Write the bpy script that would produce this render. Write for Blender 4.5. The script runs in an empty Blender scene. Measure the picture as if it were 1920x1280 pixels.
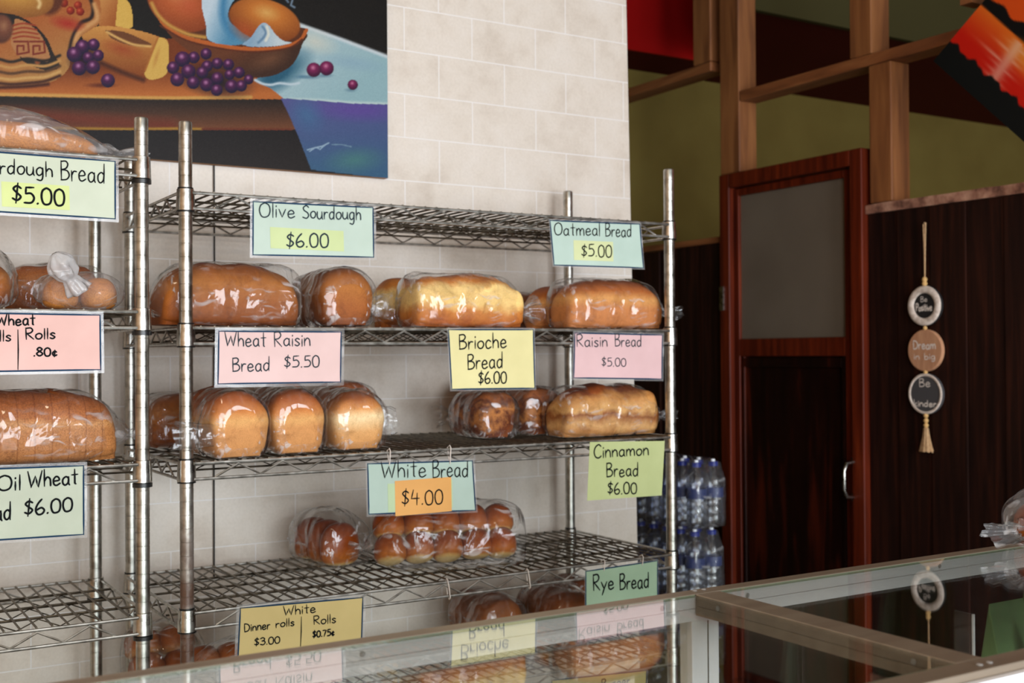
import bpy, bmesh, math, random
import numpy as np
from mathutils import Vector, Matrix, noise
from math import pi, sin, cos, radians

S = bpy.context.scene
C = S.collection
random.seed(7)

# ------------------------------------------------------------------ helpers
def lin(c):
    c = c / 255.0
    return c / 12.92 if c <= 0.04045 else ((c + 0.055) / 1.055) ** 2.4
def rgb(r, g, b): return (lin(r), lin(g), lin(b), 1.0)

class MB:
    """collects shapes; build() links them as one mesh object"""
    def __init__(s): s.v = []; s.f = []; s.sm = []; s.mi = []
    def add(s, vs, fs, smooth=False, mi=0):
        o = len(s.v); s.v += [tuple(p) for p in vs]
        for f in fs:
            s.f.append(tuple(i + o for i in f)); s.sm.append(smooth); s.mi.append(mi)
        return s
    def box(s, x0, x1, y0, y1, z0, z1, mi=0):
        vs = [(x, y, z) for x in (x0, x1) for y in (y0, y1) for z in (z0, z1)]
        return s.add(vs, [(0, 1, 3, 2), (4, 6, 7, 5), (0, 4, 5, 1), (2, 3, 7, 6), (0, 2, 6, 4), (1, 5, 7, 3)], False, mi)
    def quadbox(s, p, q, up, t, mi=0): pass
    def tube(s, pts, r, n=8, closed=False, cap=True, mi=0):
        pts = [Vector(p) for p in pts]; k = len(pts)
        rr = r if isinstance(r, (list, tuple)) else [r] * k
        vs = []; ref = None
        for i, p in enumerate(pts):
            if closed: t = pts[(i + 1) % k] - pts[i - 1]
            else: t = pts[min(i + 1, k - 1)] - pts[max(i - 1, 0)]
            t.normalize()
            if ref is None or abs(ref.dot(t)) > 0.95:
                ref = Vector((0, 0, 1)) if abs(t.z) < 0.9 else Vector((1, 0, 0))
            a = t.cross(ref).normalized(); b = t.cross(a).normalized(); ref = -b if b.dot(ref) < 0 else b
            for j in range(n):
                w = 2 * pi * j / n
                vs.append(p + (a * cos(w) + b * sin(w)) * rr[i])
        fs = []
        for i in range(k if closed else k - 1):
            i2 = (i + 1) % k
            for j in range(n):
                j2 = (j + 1) % n
                fs.append((i * n + j, i * n + j2, i2 * n + j2, i2 * n + j))
        if not closed and cap:
            fs.append(tuple(range(n))[::-1]); fs.append(tuple((k - 1) * n + j for j in range(n)))
        return s.add(vs, fs, True, mi)
    def lathe(s, prof, n=24, cx=0, cy=0, capb=True, capt=True, mi=0):
        vs = []; fs = []
        for r, z in prof:
            for j in range(n):
                w = 2 * pi * j / n
                vs.append((cx + r * cos(w), cy + r * sin(w), z))
        for i in range(len(prof) - 1):
            for j in range(n):
                j2 = (j + 1) % n
                fs.append((i * n + j, i * n + j2, (i + 1) * n + j2, (i + 1) * n + j))
        if capb: fs.append(tuple(range(n))[::-1])
        if capt: fs.append(tuple((len(prof) - 1) * n + j for j in range(n)))
        return s.add(vs, fs, True, mi)
    def rings(s, rings, smooth=True, caps=True, mi=0):
        n = len(rings[0]); vs = [p for r in rings for p in r]; fs = []
        for i in range(len(rings) - 1):
            for j in range(n):
                j2 = (j + 1) % n
                fs.append((i * n + j, i * n + j2, (i + 1) * n + j2, (i + 1) * n + j))
        if caps:
            fs.append(tuple(range(n))[::-1]); fs.append(tuple((len(rings) - 1) * n + j for j in range(n)))
        return s.add(vs, fs, smooth, mi)
    def build(s, name, mat, parent=None, bevel=0, kind=None, loc=None, rot=None, autosmooth=True):
        me = bpy.data.meshes.new(name); me.from_pydata(s.v, [], s.f)
        me.polygons.foreach_set('use_smooth', s.sm)
        mats = mat if isinstance(mat, (list, tuple)) else [mat]
        for m in mats: me.materials.append(m)
        if len(mats) > 1: me.polygons.foreach_set('material_index', s.mi)
        bm = bmesh.new(); bm.from_mesh(me); bmesh.ops.recalc_face_normals(bm, faces=bm.faces); bm.to_mesh(me); bm.free()
        me.update()
        if any(s.sm) and autosmooth: me.set_sharp_from_angle(angle=radians(42))
        o = bpy.data.objects.new(name, me); C.objects.link(o)
        if parent: o.parent = parent
        if loc is not None: o.location = loc
        if rot is not None: o.rotation_euler = rot
        if bevel:
            b = o.modifiers.new('Bevel', 'BEVEL'); b.width = bevel; b.segments = 2; b.limit_method = 'ANGLE'
        if kind: o['kind'] = kind
        return o

def thing(name, label, cat, loc=(0, 0, 0), rz=0, group=None):
    o = bpy.data.objects.new(name, None); C.objects.link(o); o.empty_display_size = 0.05
    o.location = loc; o.rotation_euler = (0, 0, rz); o['label'] = label; o['category'] = cat
    if group: o['group'] = group
    return o
def tag(o, label, cat, group=None):
    o['label'] = label; o['category'] = cat
    if group: o['group'] = group
    return o
def copy_of(o, parent, loc=None, rot=None):
    c = o.copy(); C.objects.link(c); c.parent = parent
    if loc is not None: c.location = loc
    if rot is not None: c.rotation_euler = rot
    for ch in list(o.children): copy_of(ch, c)
    return c

# ------------------------------------------------------------------ materials
def newmat(name):
    m = bpy.data.materials.new(name); m.use_nodes = True
    nt = m.node_tree; return m, nt, nt.nodes['Principled BSDF'], nt.nodes['Material Output']
def nd(nt, t, **k):
    n = nt.nodes.new(t)
    for a, b in k.items():
        if a in n.inputs: n.inputs[a].default_value = b
        else: setattr(n, a, b)
    return n
def ramp(nt, fac, stops):
    r = nt.nodes.new('ShaderNodeValToRGB'); e = r.color_ramp.elements
    while len(e) < len(stops): e.new(0.5)
    for i, (p, c) in enumerate(stops): e[i].position = p; e[i].color = c
    nt.links.new(fac, r.inputs['Fac']); return r.outputs['Color']
def plain(name, col, rough=0.5, metal=0.0, spec=0.5):
    m, nt, b, o = newmat(name)
    b.inputs['Base Color'].default_value = col; b.inputs['Roughness'].default_value = rough
    b.inputs['Metallic'].default_value = metal; b.inputs['Specular IOR Level'].default_value = spec
    return m
def mottled(name, stops, scale=8, rough=0.6, metal=0, bump=0.0, detail=5, coord='Object', stretch=(1, 1, 1), bdist=0.002, dist=0.0, spec=0.5):
    m, nt, b, o = newmat(name)
    tc = nd(nt, 'ShaderNodeTexCoord'); mp = nd(nt, 'ShaderNodeMapping'); mp.inputs['Scale'].default_value = stretch
    nt.links.new(tc.outputs[coord], mp.inputs['Vector'])
    n = nd(nt, 'ShaderNodeTexNoise', Scale=scale, Detail=detail, Distortion=dist)
    nt.links.new(mp.outputs[0], n.inputs['Vector'])
    nt.links.new(ramp(nt, n.outputs['Fac'], stops), b.inputs['Base Color'])
    b.inputs['Roughness'].default_value = rough; b.inputs['Metallic'].default_value = metal
    b.inputs['Specular IOR Level'].default_value = spec
    if bump:
        bp = nd(nt, 'ShaderNodeBump', Strength=bump, Distance=bdist)
        nt.links.new(n.outputs['Fac'], bp.inputs['Height']); nt.links.new(bp.outputs[0], b.inputs['Normal'])
    return m

def chrome(name, lo, hi, rough, rust=None):
    m, nt, b, o = newmat(name)
    tc = nd(nt, 'ShaderNodeTexCoord')
    n = nd(nt, 'ShaderNodeTexNoise', Scale=55.0, Detail=6.0); nt.links.new(tc.outputs['Object'], n.inputs['Vector'])
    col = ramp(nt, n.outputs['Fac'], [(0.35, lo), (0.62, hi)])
    b.inputs['Metallic'].default_value = 1.0
    r = nd(nt, 'ShaderNodeMapRange'); r.inputs['To Min'].default_value = rough * 0.7; r.inputs['To Max'].default_value = rough * 1.5
    nt.links.new(n.outputs['Fac'], r.inputs['Value']); nt.links.new(r.outputs[0], b.inputs['Roughness'])
    if rust:
        n2 = nd(nt, 'ShaderNodeTexNoise', Scale=9.0, Detail=8.0, Roughness=0.65); nt.links.new(tc.outputs['Object'], n2.inputs['Vector'])
        sx = nd(nt, 'ShaderNodeSeparateXYZ'); nt.links.new(tc.outputs['Object'], sx.inputs[0])
        zh = nd(nt, 'ShaderNodeMath', operation='MULTIPLY'); zh.inputs[1].default_value = .5; nt.links.new(sx.outputs['Z'], zh.inputs[0])
        band = ramp(nt, zh.outputs[0], [((rust[0] - .03) / 2, (0, 0, 0, 1)), (rust[0] / 2, (1, 1, 1, 1)), ((rust[0] * .5 + rust[1] * .5) / 2, (.9, .9, .9, 1)), (rust[1] / 2, (0, 0, 0, 1))])
        mul = nd(nt, 'ShaderNodeMath', operation='MULTIPLY')
        nt.links.new(ramp(nt, n2.outputs['Fac'], [(0.36, (0, 0, 0, 1)), (0.54, (1, 1, 1, 1))]), mul.inputs[0]); nt.links.new(band, mul.inputs[1])
        mx = nd(nt, 'ShaderNodeMixRGB'); nt.links.new(mul.outputs[0], mx.inputs['Fac']); nt.links.new(col, mx.inputs['Color1'])
        mx.inputs['Color2'].default_value = rgb(84, 54, 38); col = mx.outputs[0]
        inv = nd(nt, 'ShaderNodeMath', operation='SUBTRACT'); inv.inputs[0].default_value = 1.0
        nt.links.new(mul.outputs[0], inv.inputs[1]); nt.links.new(inv.outputs[0], b.inputs['Metallic'])
    nt.links.new(col, b.inputs['Base Color'])
    return m

def bread_mat(name, stops, rough=0.55, nscale=14, namp=0.25, band=None, slices=0, fine=0.3):
    """crust: colour by height of the loaf plus blotches; optional slice cuts along the loaf"""
    m, nt, b, o = newmat(name)
    tc = nd(nt, 'ShaderNodeTexCoord')
    sx = nd(nt, 'ShaderNodeSeparateXYZ'); nt.links.new(tc.outputs['Generated'], sx.inputs[0])
    n = nd(nt, 'ShaderNodeTexNoise', Scale=float(nscale), Detail=5.0, Roughness=0.6); nt.links.new(tc.outputs['Object'], n.inputs['Vector'])
    ma = nd(nt, 'ShaderNodeMath', operation='MULTIPLY_ADD'); ma.inputs[1].default_value = namp
    nt.links.new(n.outputs['Fac'], ma.inputs[0]); nt.links.new(sx.outputs['Z'], ma.inputs[2])
    sb = nd(nt, 'ShaderNodeMath', operation='SUBTRACT'); sb.inputs[1].default_value = namp * 0.5
    nt.links.new(ma.outputs[0], sb.inputs[0])
    col = ramp(nt, sb.outputs[0], stops)
    n2 = nd(nt, 'ShaderNodeTexNoise', Scale=420.0, Detail=3.0); nt.links.new(tc.outputs['Object'], n2.inputs['Vector'])
    mx = nd(nt, 'ShaderNodeMixRGB', blend_type='MULTIPLY'); mx.inputs['Fac'].default_value = fine
    nt.links.new(col, mx.inputs['Color1']); nt.links.new(ramp(nt, n2.outputs['Fac'], [(0.35, (0.55, 0.5, 0.45, 1)), (0.6, (1, 1, 1, 1))]), mx.inputs['Color2'])
    n4 = nd(nt, 'ShaderNodeTexNoise', Scale=34.0, Detail=5.0, Roughness=0.7, Distortion=0.6); nt.links.new(tc.outputs['Object'], n4.inputs['Vector'])
    mz = nd(nt, 'ShaderNodeMixRGB', blend_type='MULTIPLY'); mz.inputs['Fac'].default_value = 0.8
    nt.links.new(mx.outputs[0], mz.inputs['Color1']); nt.links.new(ramp(nt, n4.outputs['Fac'], [(0.30, (0.60, 0.52, 0.42, 1)), (0.48, (0.96, 0.94, 0.90, 1)), (0.7, (1.12, 1.12, 1.12, 1))]), mz.inputs['Color2'])
    col = mz.outputs[0]; h = n4.outputs['Fac']
    if slices:
        so = nd(nt, 'ShaderNodeSeparateXYZ'); nt.links.new(tc.outputs['Object'], so.inputs[0])
        dv = nd(nt, 'ShaderNodeMath', operation='DIVIDE'); dv.inputs[1].default_value = slices; nt.links.new(so.outputs['X'], dv.inputs[0])
        fr = nd(nt, 'ShaderNodeMath', operation='FRACT'); nt.links.new(dv.outputs[0], fr.inputs[0])
        cut = ramp(nt, fr.outputs[0], [(0.0, (0.55, 0.42, 0.3, 1)), (0.05, (1, 1, 1, 1)), (0.93, (1, 1, 1, 1)), (1.0, (0.6, 0.46, 0.33, 1))])
        m2 = nd(nt, 'ShaderNodeMixRGB', blend_type='MULTIPLY'); m2.inputs['Fac'].default_value = 0.75
        nt.links.new(col, m2.inputs['Color1']); nt.links.new(cut, m2.inputs['Color2']); col = m2.outputs[0]
    nt.links.new(col, b.inputs['Base Color']); b.inputs['Roughness'].default_value = rough; b.inputs['Specular IOR Level'].default_value = .2
    bp = nd(nt, 'ShaderNodeBump', Strength=0.35, Distance=0.0015); nt.links.new(h, bp.inputs['Height']); nt.links.new(bp.outputs[0], b.inputs['Normal'])
    return m

def two_sided_fresnel(nt, ior=1.5):
    g = nd(nt, 'ShaderNodeNewGeometry'); r = nd(nt, 'ShaderNodeMapRange')
    r.inputs['To Min'].default_value = ior; r.inputs['To Max'].default_value = 1 / ior
    nt.links.new(g.outputs['Backfacing'], r.inputs['Value'])
    f = nd(nt, 'ShaderNodeFresnel'); nt.links.new(r.outputs[0], f.inputs['IOR']); return f
def film(name, haze=0.05, rough=0.10, scale=38, strength=0.7, boost=1.0, tint=(0.97, 0.97, 0.97, 1), crease_glint=.02):
    """clear crinkled plastic film"""
    m, nt, b, o = newmat(name); nt.nodes.remove(b)
    tc = nd(nt, 'ShaderNodeTexCoord')
    wn = nd(nt, 'ShaderNodeTexNoise', Scale=9.0, Detail=2.0); nt.links.new(tc.outputs['Object'], wn.inputs['Vector'])
    wv = nd(nt, 'ShaderNodeVectorMath', operation='MULTIPLY_ADD'); wv.inputs[1].default_value = (.07, .07, .07)
    nt.links.new(wn.outputs['Color'], wv.inputs[0]); nt.links.new(tc.outputs['Object'], wv.inputs[2])
    mp = nd(nt, 'ShaderNodeMapping'); mp.inputs['Scale'].default_value = (1.0, .75, .5); mp.inputs['Rotation'].default_value = (.5, .6, .4)
    nt.links.new(wv.outputs[0], mp.inputs['Vector'])
    vo = nd(nt, 'ShaderNodeTexVoronoi', Scale=float(scale)); nt.links.new(mp.outputs[0], vo.inputs['Vector'])
    n = nd(nt, 'ShaderNodeTexNoise', Scale=scale * 1.6, Detail=2.0); nt.links.new(mp.outputs[0], n.inputs['Vector'])
    ad = nd(nt, 'ShaderNodeMath', operation='MULTIPLY_ADD'); ad.inputs[1].default_value = .35
    nt.links.new(n.outputs['Fac'], ad.inputs[0]); nt.links.new(vo.outputs['Distance'], ad.inputs[2])
    bp = nd(nt, 'ShaderNodeBump', Strength=strength, Distance=0.012); nt.links.new(ad.outputs[0], bp.inputs['Height'])
    fr = two_sided_fresnel(nt, 1.42); nt.links.new(bp.outputs[0], fr.inputs['Normal'])
    mu = nd(nt, 'ShaderNodeMath', operation='MULTIPLY'); mu.inputs[1].default_value = boost; mu.use_clamp = True
    nt.links.new(fr.outputs[0], mu.inputs[0])
    tr = nd(nt, 'ShaderNodeBsdfTransparent'); tr.inputs[0].default_value = tint
    ms = nd(nt, 'ShaderNodeMapping'); ms.inputs['Scale'].default_value = (.20, 1.6, 1.0); ms.inputs['Rotation'].default_value = (.3, .75, .35); nt.links.new(wv.outputs[0], ms.inputs['Vector'])
    ve = nd(nt, 'ShaderNodeTexNoise', Scale=scale * 2.2, Detail=1.5, Distortion=.4); nt.links.new(ms.outputs[0], ve.inputs['Vector'])
    nb = nd(nt, 'ShaderNodeTexNoise', Scale=14.0, Detail=1.0); nt.links.new(tc.outputs['Object'], nb.inputs['Vector'])
    cr = nd(nt, 'ShaderNodeMath', operation='MULTIPLY')
    nt.links.new(ramp(nt, ve.outputs['Fac'], [(.58 - crease_glint, (0, 0, 0, 1)), (.63, (.55, .55, .55, 1)), (.70, (1, 1, 1, 1))]), cr.inputs[0])  # highlights along the creases, painted in as pale diffuse streaks
    nt.links.new(ramp(nt, nb.outputs['Fac'], [(0.42, (.1, .1, .1, 1)), (0.56, (1, 1, 1, 1))]), cr.inputs[1])
    hf = nd(nt, 'ShaderNodeMath', operation='MULTIPLY_ADD'); hf.inputs[1].default_value = .55; hf.inputs[2].default_value = haze; nt.links.new(cr.outputs[0], hf.inputs[0])
    gl = nd(nt, 'ShaderNodeBsdfGlossy'); gl.inputs['Roughness'].default_value = rough; nt.links.new(bp.outputs[0], gl.inputs['Normal'])
    df = nd(nt, 'ShaderNodeBsdfDiffuse'); df.inputs[0].default_value = (0.85, 0.85, 0.86, 1); nt.links.new(bp.outputs[0], df.inputs['Normal'])
    tl = nd(nt, 'ShaderNodeBsdfTranslucent'); tl.inputs[0].default_value = (0.85, 0.85, 0.86, 1)
    hz = nd(nt, 'ShaderNodeMixShader'); hz.inputs[0].default_value = 0.4; nt.links.new(df.outputs[0], hz.inputs[1]); nt.links.new(tl.outputs[0], hz.inputs[2])
    m1 = nd(nt, 'ShaderNodeMixShader'); nt.links.new(hf.outputs[0], m1.inputs[0])
    nt.links.new(tr.outputs[0], m1.inputs[1]); nt.links.new(hz.outputs[0], m1.inputs[2])
    m2 = nd(nt, 'ShaderNodeMixShader'); nt.links.new(mu.outputs[0], m2.inputs[0]); nt.links.new(m1.outputs[0], m2.inputs[1]); nt.links.new(gl.outputs[0], m2.inputs[2])
    nt.links.new(m2.outputs[0], o.inputs['Surface'])
    return m

def sheet_glass(name, tint, boost=1.0, rough=0.0):
    m, nt, b, o = newmat(name); nt.nodes.remove(b)
    fr = two_sided_fresnel(nt)
    mu = nd(nt, 'ShaderNodeMath', operation='MULTIPLY'); mu.inputs[1].default_value = boost; mu.use_clamp = True
    nt.links.new(fr.outputs[0], mu.inputs[0])
    tr = nd(nt, 'ShaderNodeBsdfTransparent'); tr.inputs[0].default_value = tint
    gl = nd(nt, 'ShaderNodeBsdfGlossy'); gl.inputs['Roughness'].default_value = rough
    m2 = nd(nt, 'ShaderNodeMixShader'); nt.links.new(mu.outputs[0], m2.inputs[0]); nt.links.new(tr.outputs[0], m2.inputs[1]); nt.links.new(gl.outputs[0], m2.inputs[2])
    nt.links.new(m2.outputs[0], o.inputs['Surface'])
    return m

def tile_mat():
    m, nt, b, o = newmat('tile_panel')
    tc = nd(nt, 'ShaderNodeTexCoord'); sx = nd(nt, 'ShaderNodeSeparateXYZ'); nt.links.new(tc.outputs['Object'], sx.inputs[0])
    cx = nd(nt, 'ShaderNodeCombineXYZ')
    ax = nd(nt, 'ShaderNodeMath', operation='ADD'); ax.inputs[1].default_value = 4.0 - 0.105 + 0.1
    az = nd(nt, 'ShaderNodeMath', operation='SUBTRACT'); az.inputs[1].default_value = 1.105 - 10 * 0.1115
    nt.links.new(sx.outputs['X'], ax.inputs[0]); nt.links.new(sx.outputs['Z'], az.inputs[0])
    nt.links.new(ax.outputs[0], cx.inputs['X']); nt.links.new(az.outputs[0], cx.inputs['Y'])
    br = nd(nt, 'ShaderNodeTexBrick'); br.offset = 0.5; br.offset_frequency = 2
    for k, v in (('Scale', 1.0), ('Mortar Size', 0.0016), ('Mortar Smooth', 0.3), ('Bias', 0.0), ('Brick Width', 0.2), ('Row Height', 0.1115)): br.inputs[k].default_value = v
    nt.links.new(cx.outputs[0], br.inputs['Vector'])
    n = nd(nt, 'ShaderNodeTexNoise', Scale=7.0, Detail=8.0, Roughness=0.65); nt.links.new(tc.outputs['Object'], n.inputs['Vector'])
    base = ramp(nt, n.outputs['Fac'], [(0.3, rgb(192, 178, 163)), (0.5, rgb(210, 199, 186)), (0.75, rgb(217, 208, 198))])
    n3 = nd(nt, 'ShaderNodeTexNoise', Scale=160.0, Detail=2.0); nt.links.new(tc.outputs['Object'], n3.inputs['Vector'])
    sp = nd(nt, 'ShaderNodeMixRGB', blend_type='MULTIPLY'); sp.inputs['Fac'].default_value = 0.35
    nt.links.new(base, sp.inputs['Color1']); nt.links.new(ramp(nt, n3.outputs['Fac'], [(0.3, (0.82, 0.8, 0.78, 1)), (0.6, (1, 1, 1, 1))]), sp.inputs['Color2'])
    mx = nd(nt, 'ShaderNodeMixRGB'); nt.links.new(br.outputs['Fac'], mx.inputs['Fac']); nt.links.new(sp.outputs[0], mx.inputs['Color1'])
    mx.inputs['Color2'].default_value = rgb(222, 217, 213)
    nt.links.new(mx.outputs[0], b.inputs['Base Color']); b.inputs['Roughness'].default_value = 0.42
    bp = nd(nt, 'ShaderNodeBump', Strength=0.35, Distance=0.0015); bp.invert = True
    nt.links.new(br.outputs['Fac'], bp.inputs['Height']); nt.links.new(bp.outputs[0], b.inputs['Normal'])
    return m

def attr_mat(name, rough=0.45):
    m, nt, b, o = newmat(name)
    a = nd(nt, 'ShaderNodeAttribute'); a.attribute_name = 'Col'
    nt.links.new(a.outputs['Color'], b.inputs['Base Color']); b.inputs['Roughness'].default_value = rough; b.inputs['Specular IOR Level'].default_value = .1
    return m

MT = {}
MT['tile'] = tile_mat()
MT['chrome'] = chrome('chrome_wire', rgb(158, 155, 148), rgb(204, 201, 194), 0.38)
MT['dark_reflection'] = chrome('deck_wire_dark_reflection', rgb(84, 77, 66), rgb(122, 113, 98), 0.42)  # same chrome as the edges; dark ceiling reflection put into the colour
MT['post'] = chrome('chrome_post', rgb(150, 148, 140), rgb(190, 188, 180), 0.34)
MT['post_rust'] = chrome('chrome_post_rusty', rgb(146, 142, 132), rgb(186, 182, 174), 0.34, rust=(0.86, 1.20))
MT['collar'] = chrome('chrome_collar', rgb(160, 157, 150), rgb(200, 198, 192), 0.26)
MT['black_plastic'] = plain('black_plastic', rgb(22, 22, 22), 0.35)
MT['ink'] = plain('black_ink', rgb(16, 18, 20), 0.7, spec=.08)
MT['ink_soft'] = plain('grey_ink', rgb(44, 54, 60), 0.7, spec=.08)
MT['ink_blue'] = plain('blue_border_ink', rgb(26, 54, 80), 0.6, spec=.1)
MT['film'] = film('clear_bag_film', haze=0.022, rough=0.09, scale=26, strength=0.8, boost=1.35)
MT['film_hazy'] = film('hazy_bag_film', haze=0.14, rough=0.14, scale=24, strength=0.9)
MT['wrap'] = film('shrink_wrap', haze=0.05, rough=0.12, scale=20, strength=0.9, boost=2.2, crease_glint=.03)
MT['laminate'] = film('lamination', haze=0.22, rough=0.10, scale=6, strength=0.05, boost=1.0, crease_glint=.004)
MT['glass'] = sheet_glass('case_glass', (0.98, 0.992, 0.98, 1), boost=1.12)
MT['glass_edge'] = plain('glass_edge', rgb(132, 140, 118), 0.2)
MT['alu'] = mottled('aluminium_rail', [(0.3, rgb(142, 127, 110)), (0.7, rgb(160, 146, 128))], scale=6, rough=0.42, metal=0.55, stretch=(0.3, 8, 8))
MT['alu_light'] = mottled('aluminium_inner_lit', [(0.3, rgb(236, 236, 238)), (0.7, rgb(246, 246, 248))], scale=5, rough=0.5, metal=0.0, stretch=(0.3, 8, 8))  # window-lit inner faces and uprights: their brightness is put into the colour
MT['screw'] = plain('screw_steel', rgb(176, 174, 170), 0.35, .35)
MT['white_lam'] = plain('white_laminate', rgb(232, 233, 238), 0.35)
MT['case_dark'] = plain('case_base_dark', rgb(40, 34, 30), 0.5)
MT['wood_dark'] = mottled('dark_plank_wood', [(0.28, rgb(24, 11, 7)), (0.5, rgb(36, 17, 11)), (0.72, rgb(54, 25, 15))], scale=5, rough=0.6, stretch=(6, 9, 0.5), bump=0.3, dist=0.6, spec=.12)
MT['wood_red'] = mottled('red_brown_door_wood', [(0.28, rgb(60, 17, 6)), (0.6, rgb(98, 33, 12)), (0.8, rgb(124, 48, 18))], scale=5, rough=0.45, stretch=(8, 8, 0.5), dist=0.5, spec=.2)
MT['wood_door'] = mottled('door_panel_wood', [(0.35, rgb(20, 9, 6)), (0.55, rgb(32, 13, 8)), (0.8, rgb(90, 32, 14))], scale=3, rough=0.35, stretch=(6, 6, 0.6), dist=0.5, spec=.15)
MT['pine'] = mottled('raw_pine', [(0.25, rgb(96, 54, 26)), (0.5, rgb(132, 80, 41)), (0.75, rgb(154, 99, 54))], scale=4, rough=0.6, stretch=(6, 6, 0.6), dist=0.8)
MT['pine_beam'] = mottled('raw_pine_beam', [(0.25, rgb(98, 54, 26)), (0.5, rgb(136, 80, 42)), (0.75, rgb(160, 104, 60))], scale=4, rough=0.6, stretch=(6, 0.7, 6), dist=0.8)
MT['bark'] = mottled('rough_sawn_edge', [(0.35, rgb(86, 52, 38)), (0.5, rgb(150, 104, 84)), (0.65, rgb(186, 142, 118))], scale=22, rough=0.8, bump=0.6)
MT['olive'] = mottled('olive_plaster', [(0.3, rgb(132, 112, 58)), (0.7, rgb(146, 127, 68))], scale=3, rough=0.8, spec=.1)
MT['olive_dark'] = plain('dark_olive_board', rgb(74, 68, 40), 0.8, spec=.1)
MT['red_paint'] = plain('red_painted_board', rgb(180, 16, 14), 0.6, spec=.15)
MT['maroon'] = plain('maroon_painted_board', rgb(86, 14, 16), 0.7, spec=.1)
MT['ceil'] = plain('ceiling_paint', rgb(138, 128, 116), 0.8)
MT['shopwall'] = plain('cream_wall_paint', rgb(220, 208, 190), 0.8)
MT['terracotta'] = plain('orange_wall_paint', rgb(214, 170, 124), 0.7)
MT['floor'] = mottled('floor_tiles', [(0.3, rgb(112, 104, 98)), (0.7, rgb(138, 130, 122))], scale=4, rough=0.35)
MT['frost'] = mottled('frosted_pane', [(0.3, rgb(104, 92, 79)), (0.7, rgb(116, 104, 90))], scale=3, rough=0.35)
MT['cord'] = plain('black_cord', rgb(18, 18, 18), 0.6)
MT['rope'] = mottled('jute_rope', [(0.3, rgb(176, 136, 96)), (0.7, rgb(206, 170, 128))], scale=120, rough=0.9, bump=0.5)
MT['bead'] = plain('wooden_bead', rgb(214, 172, 112), 0.5)
MT['plaque_black'] = plain('black_plaque', rgb(30, 28, 28), 0.6)
MT['plaque_grey'] = plain('slate_plaque', rgb(72, 70, 72), 0.6)
MT['plaque_wood'] = mottled('plaque_wood', [(0.3, rgb(176, 124, 92)), (0.7, rgb(196, 146, 110))], scale=14, rough=0.6, stretch=(1, 6, 1))
MT['plaque_rim'] = mottled('whitewashed_rim', [(0.4, rgb(196, 178, 164)), (0.6, rgb(226, 212, 200))], scale=60, rough=0.8)
MT['plaque_ink'] = plain('white_lettering', rgb(228, 216, 206), 0.7)
MT['water'] = sheet_glass('bottle_plastic', (0.92, 0.94, 0.985, 1), boost=2.4, rough=0.18)
MT['bottle_label'] = plain('blue_bottle_label', rgb(46, 60, 112), 0.4)
MT['cap_blue'] = plain('blue_cap', rgb(24, 44, 140), 0.35)
MT['cap_white'] = plain('white_cap_nozzle', rgb(232, 236, 242), 0.4)
MT['crate'] = plain('blue_grey_crate', rgb(60, 64, 74), 0.6)
MT['green_paper'] = mottled('green_wax_paper', [(0.3, rgb(92, 124, 78)), (0.7, rgb(120, 150, 98))], scale=6, rough=0.45)
MT['cookie'] = plain('tan_filling', rgb(188, 156, 96), 0.6)
MT['tie'] = plain('clear_zip_tie', rgb(214, 204, 196), 0.35)
MT['paint_edge'] = plain('canvas_edge_wood', rgb(160, 112, 64), 0.7)
MT['paint'] = attr_mat('oil_painting', 0.42)
MT['sunset'] = attr_mat('sunset_painting', 0.55)

bw = bread_mat
MT['white_bread'] = bw('white_bread_crust', [(0.05, rgb(196, 138, 82)), (0.38, rgb(202, 142, 84)), (0.50, rgb(216, 162, 98)), (0.62, rgb(196, 122, 60)), (0.78, rgb(160, 84, 34)), (1.0, rgb(120, 58, 24))])
MT['pale_bread'] = bw('pale_bread_crust', [(0.05, rgb(196, 138, 80)), (0.30, rgb(214, 160, 102)), (0.52, rgb(240, 212, 164)), (0.66, rgb(214, 144, 78)), (0.82, rgb(158, 86, 38)), (1.0, rgb(124, 62, 28))])
MT['wheat_bread'] = bw('wheat_bread_crust', [(0.05, rgb(150, 84, 42)), (0.35, rgb(170, 100, 52)), (0.60, rgb(182, 112, 58)), (0.85, rgb(158, 86, 40)), (1.0, rgb(138, 70, 32))], fine=0.7)
MT['wheat_dark'] = bw('wheat_raisin_crust', [(0.05, rgb(128, 66, 24)), (0.35, rgb(152, 86, 34)), (0.62, rgb(166, 102, 42)), (0.85, rgb(140, 76, 26)), (1.0, rgb(122, 62, 22))])
MT['sliced'] = bw('sliced_loaf_crust', [(0.05, rgb(186, 124, 72)), (0.45, rgb(192, 130, 78)), (0.53, rgb(206, 150, 96)), (0.62, rgb(178, 108, 56)), (0.85, rgb(150, 82, 38)), (1.0, rgb(128, 66, 30))], slices=0.029, fine=0.8)
MT['brioche'] = bw('brioche_crust', [(0.05, rgb(176, 96, 42)), (0.28, rgb(200, 126, 58)), (0.45, rgb(238, 200, 126)), (0.68, rgb(240, 204, 134)), (0.82, rgb(196, 122, 54)), (1.0, rgb(140, 70, 28))], nscale=16, namp=0.5)
MT['raisin'] = bw('raisin_bread_crust', [(0.05, rgb(196, 124, 70)), (0.40, rgb(200, 128, 72)), (0.58, rgb(220, 158, 90)), (0.74, rgb(184, 104, 46)), (0.9, rgb(146, 74, 30)), (1.0, rgb(122, 58, 24))], nscale=10, namp=0.2)
MT['cinn_dark'] = bw('cinnamon_swirl_dark', [(0.1, rgb(150, 80, 36)), (0.30, rgb(92, 42, 20)), (0.45, rgb(186, 118, 58)), (0.58, rgb(92, 42, 20)), (0.72, rgb(160, 90, 42)), (1.0, rgb(80, 36, 18))], nscale=15, namp=1.3)
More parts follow.
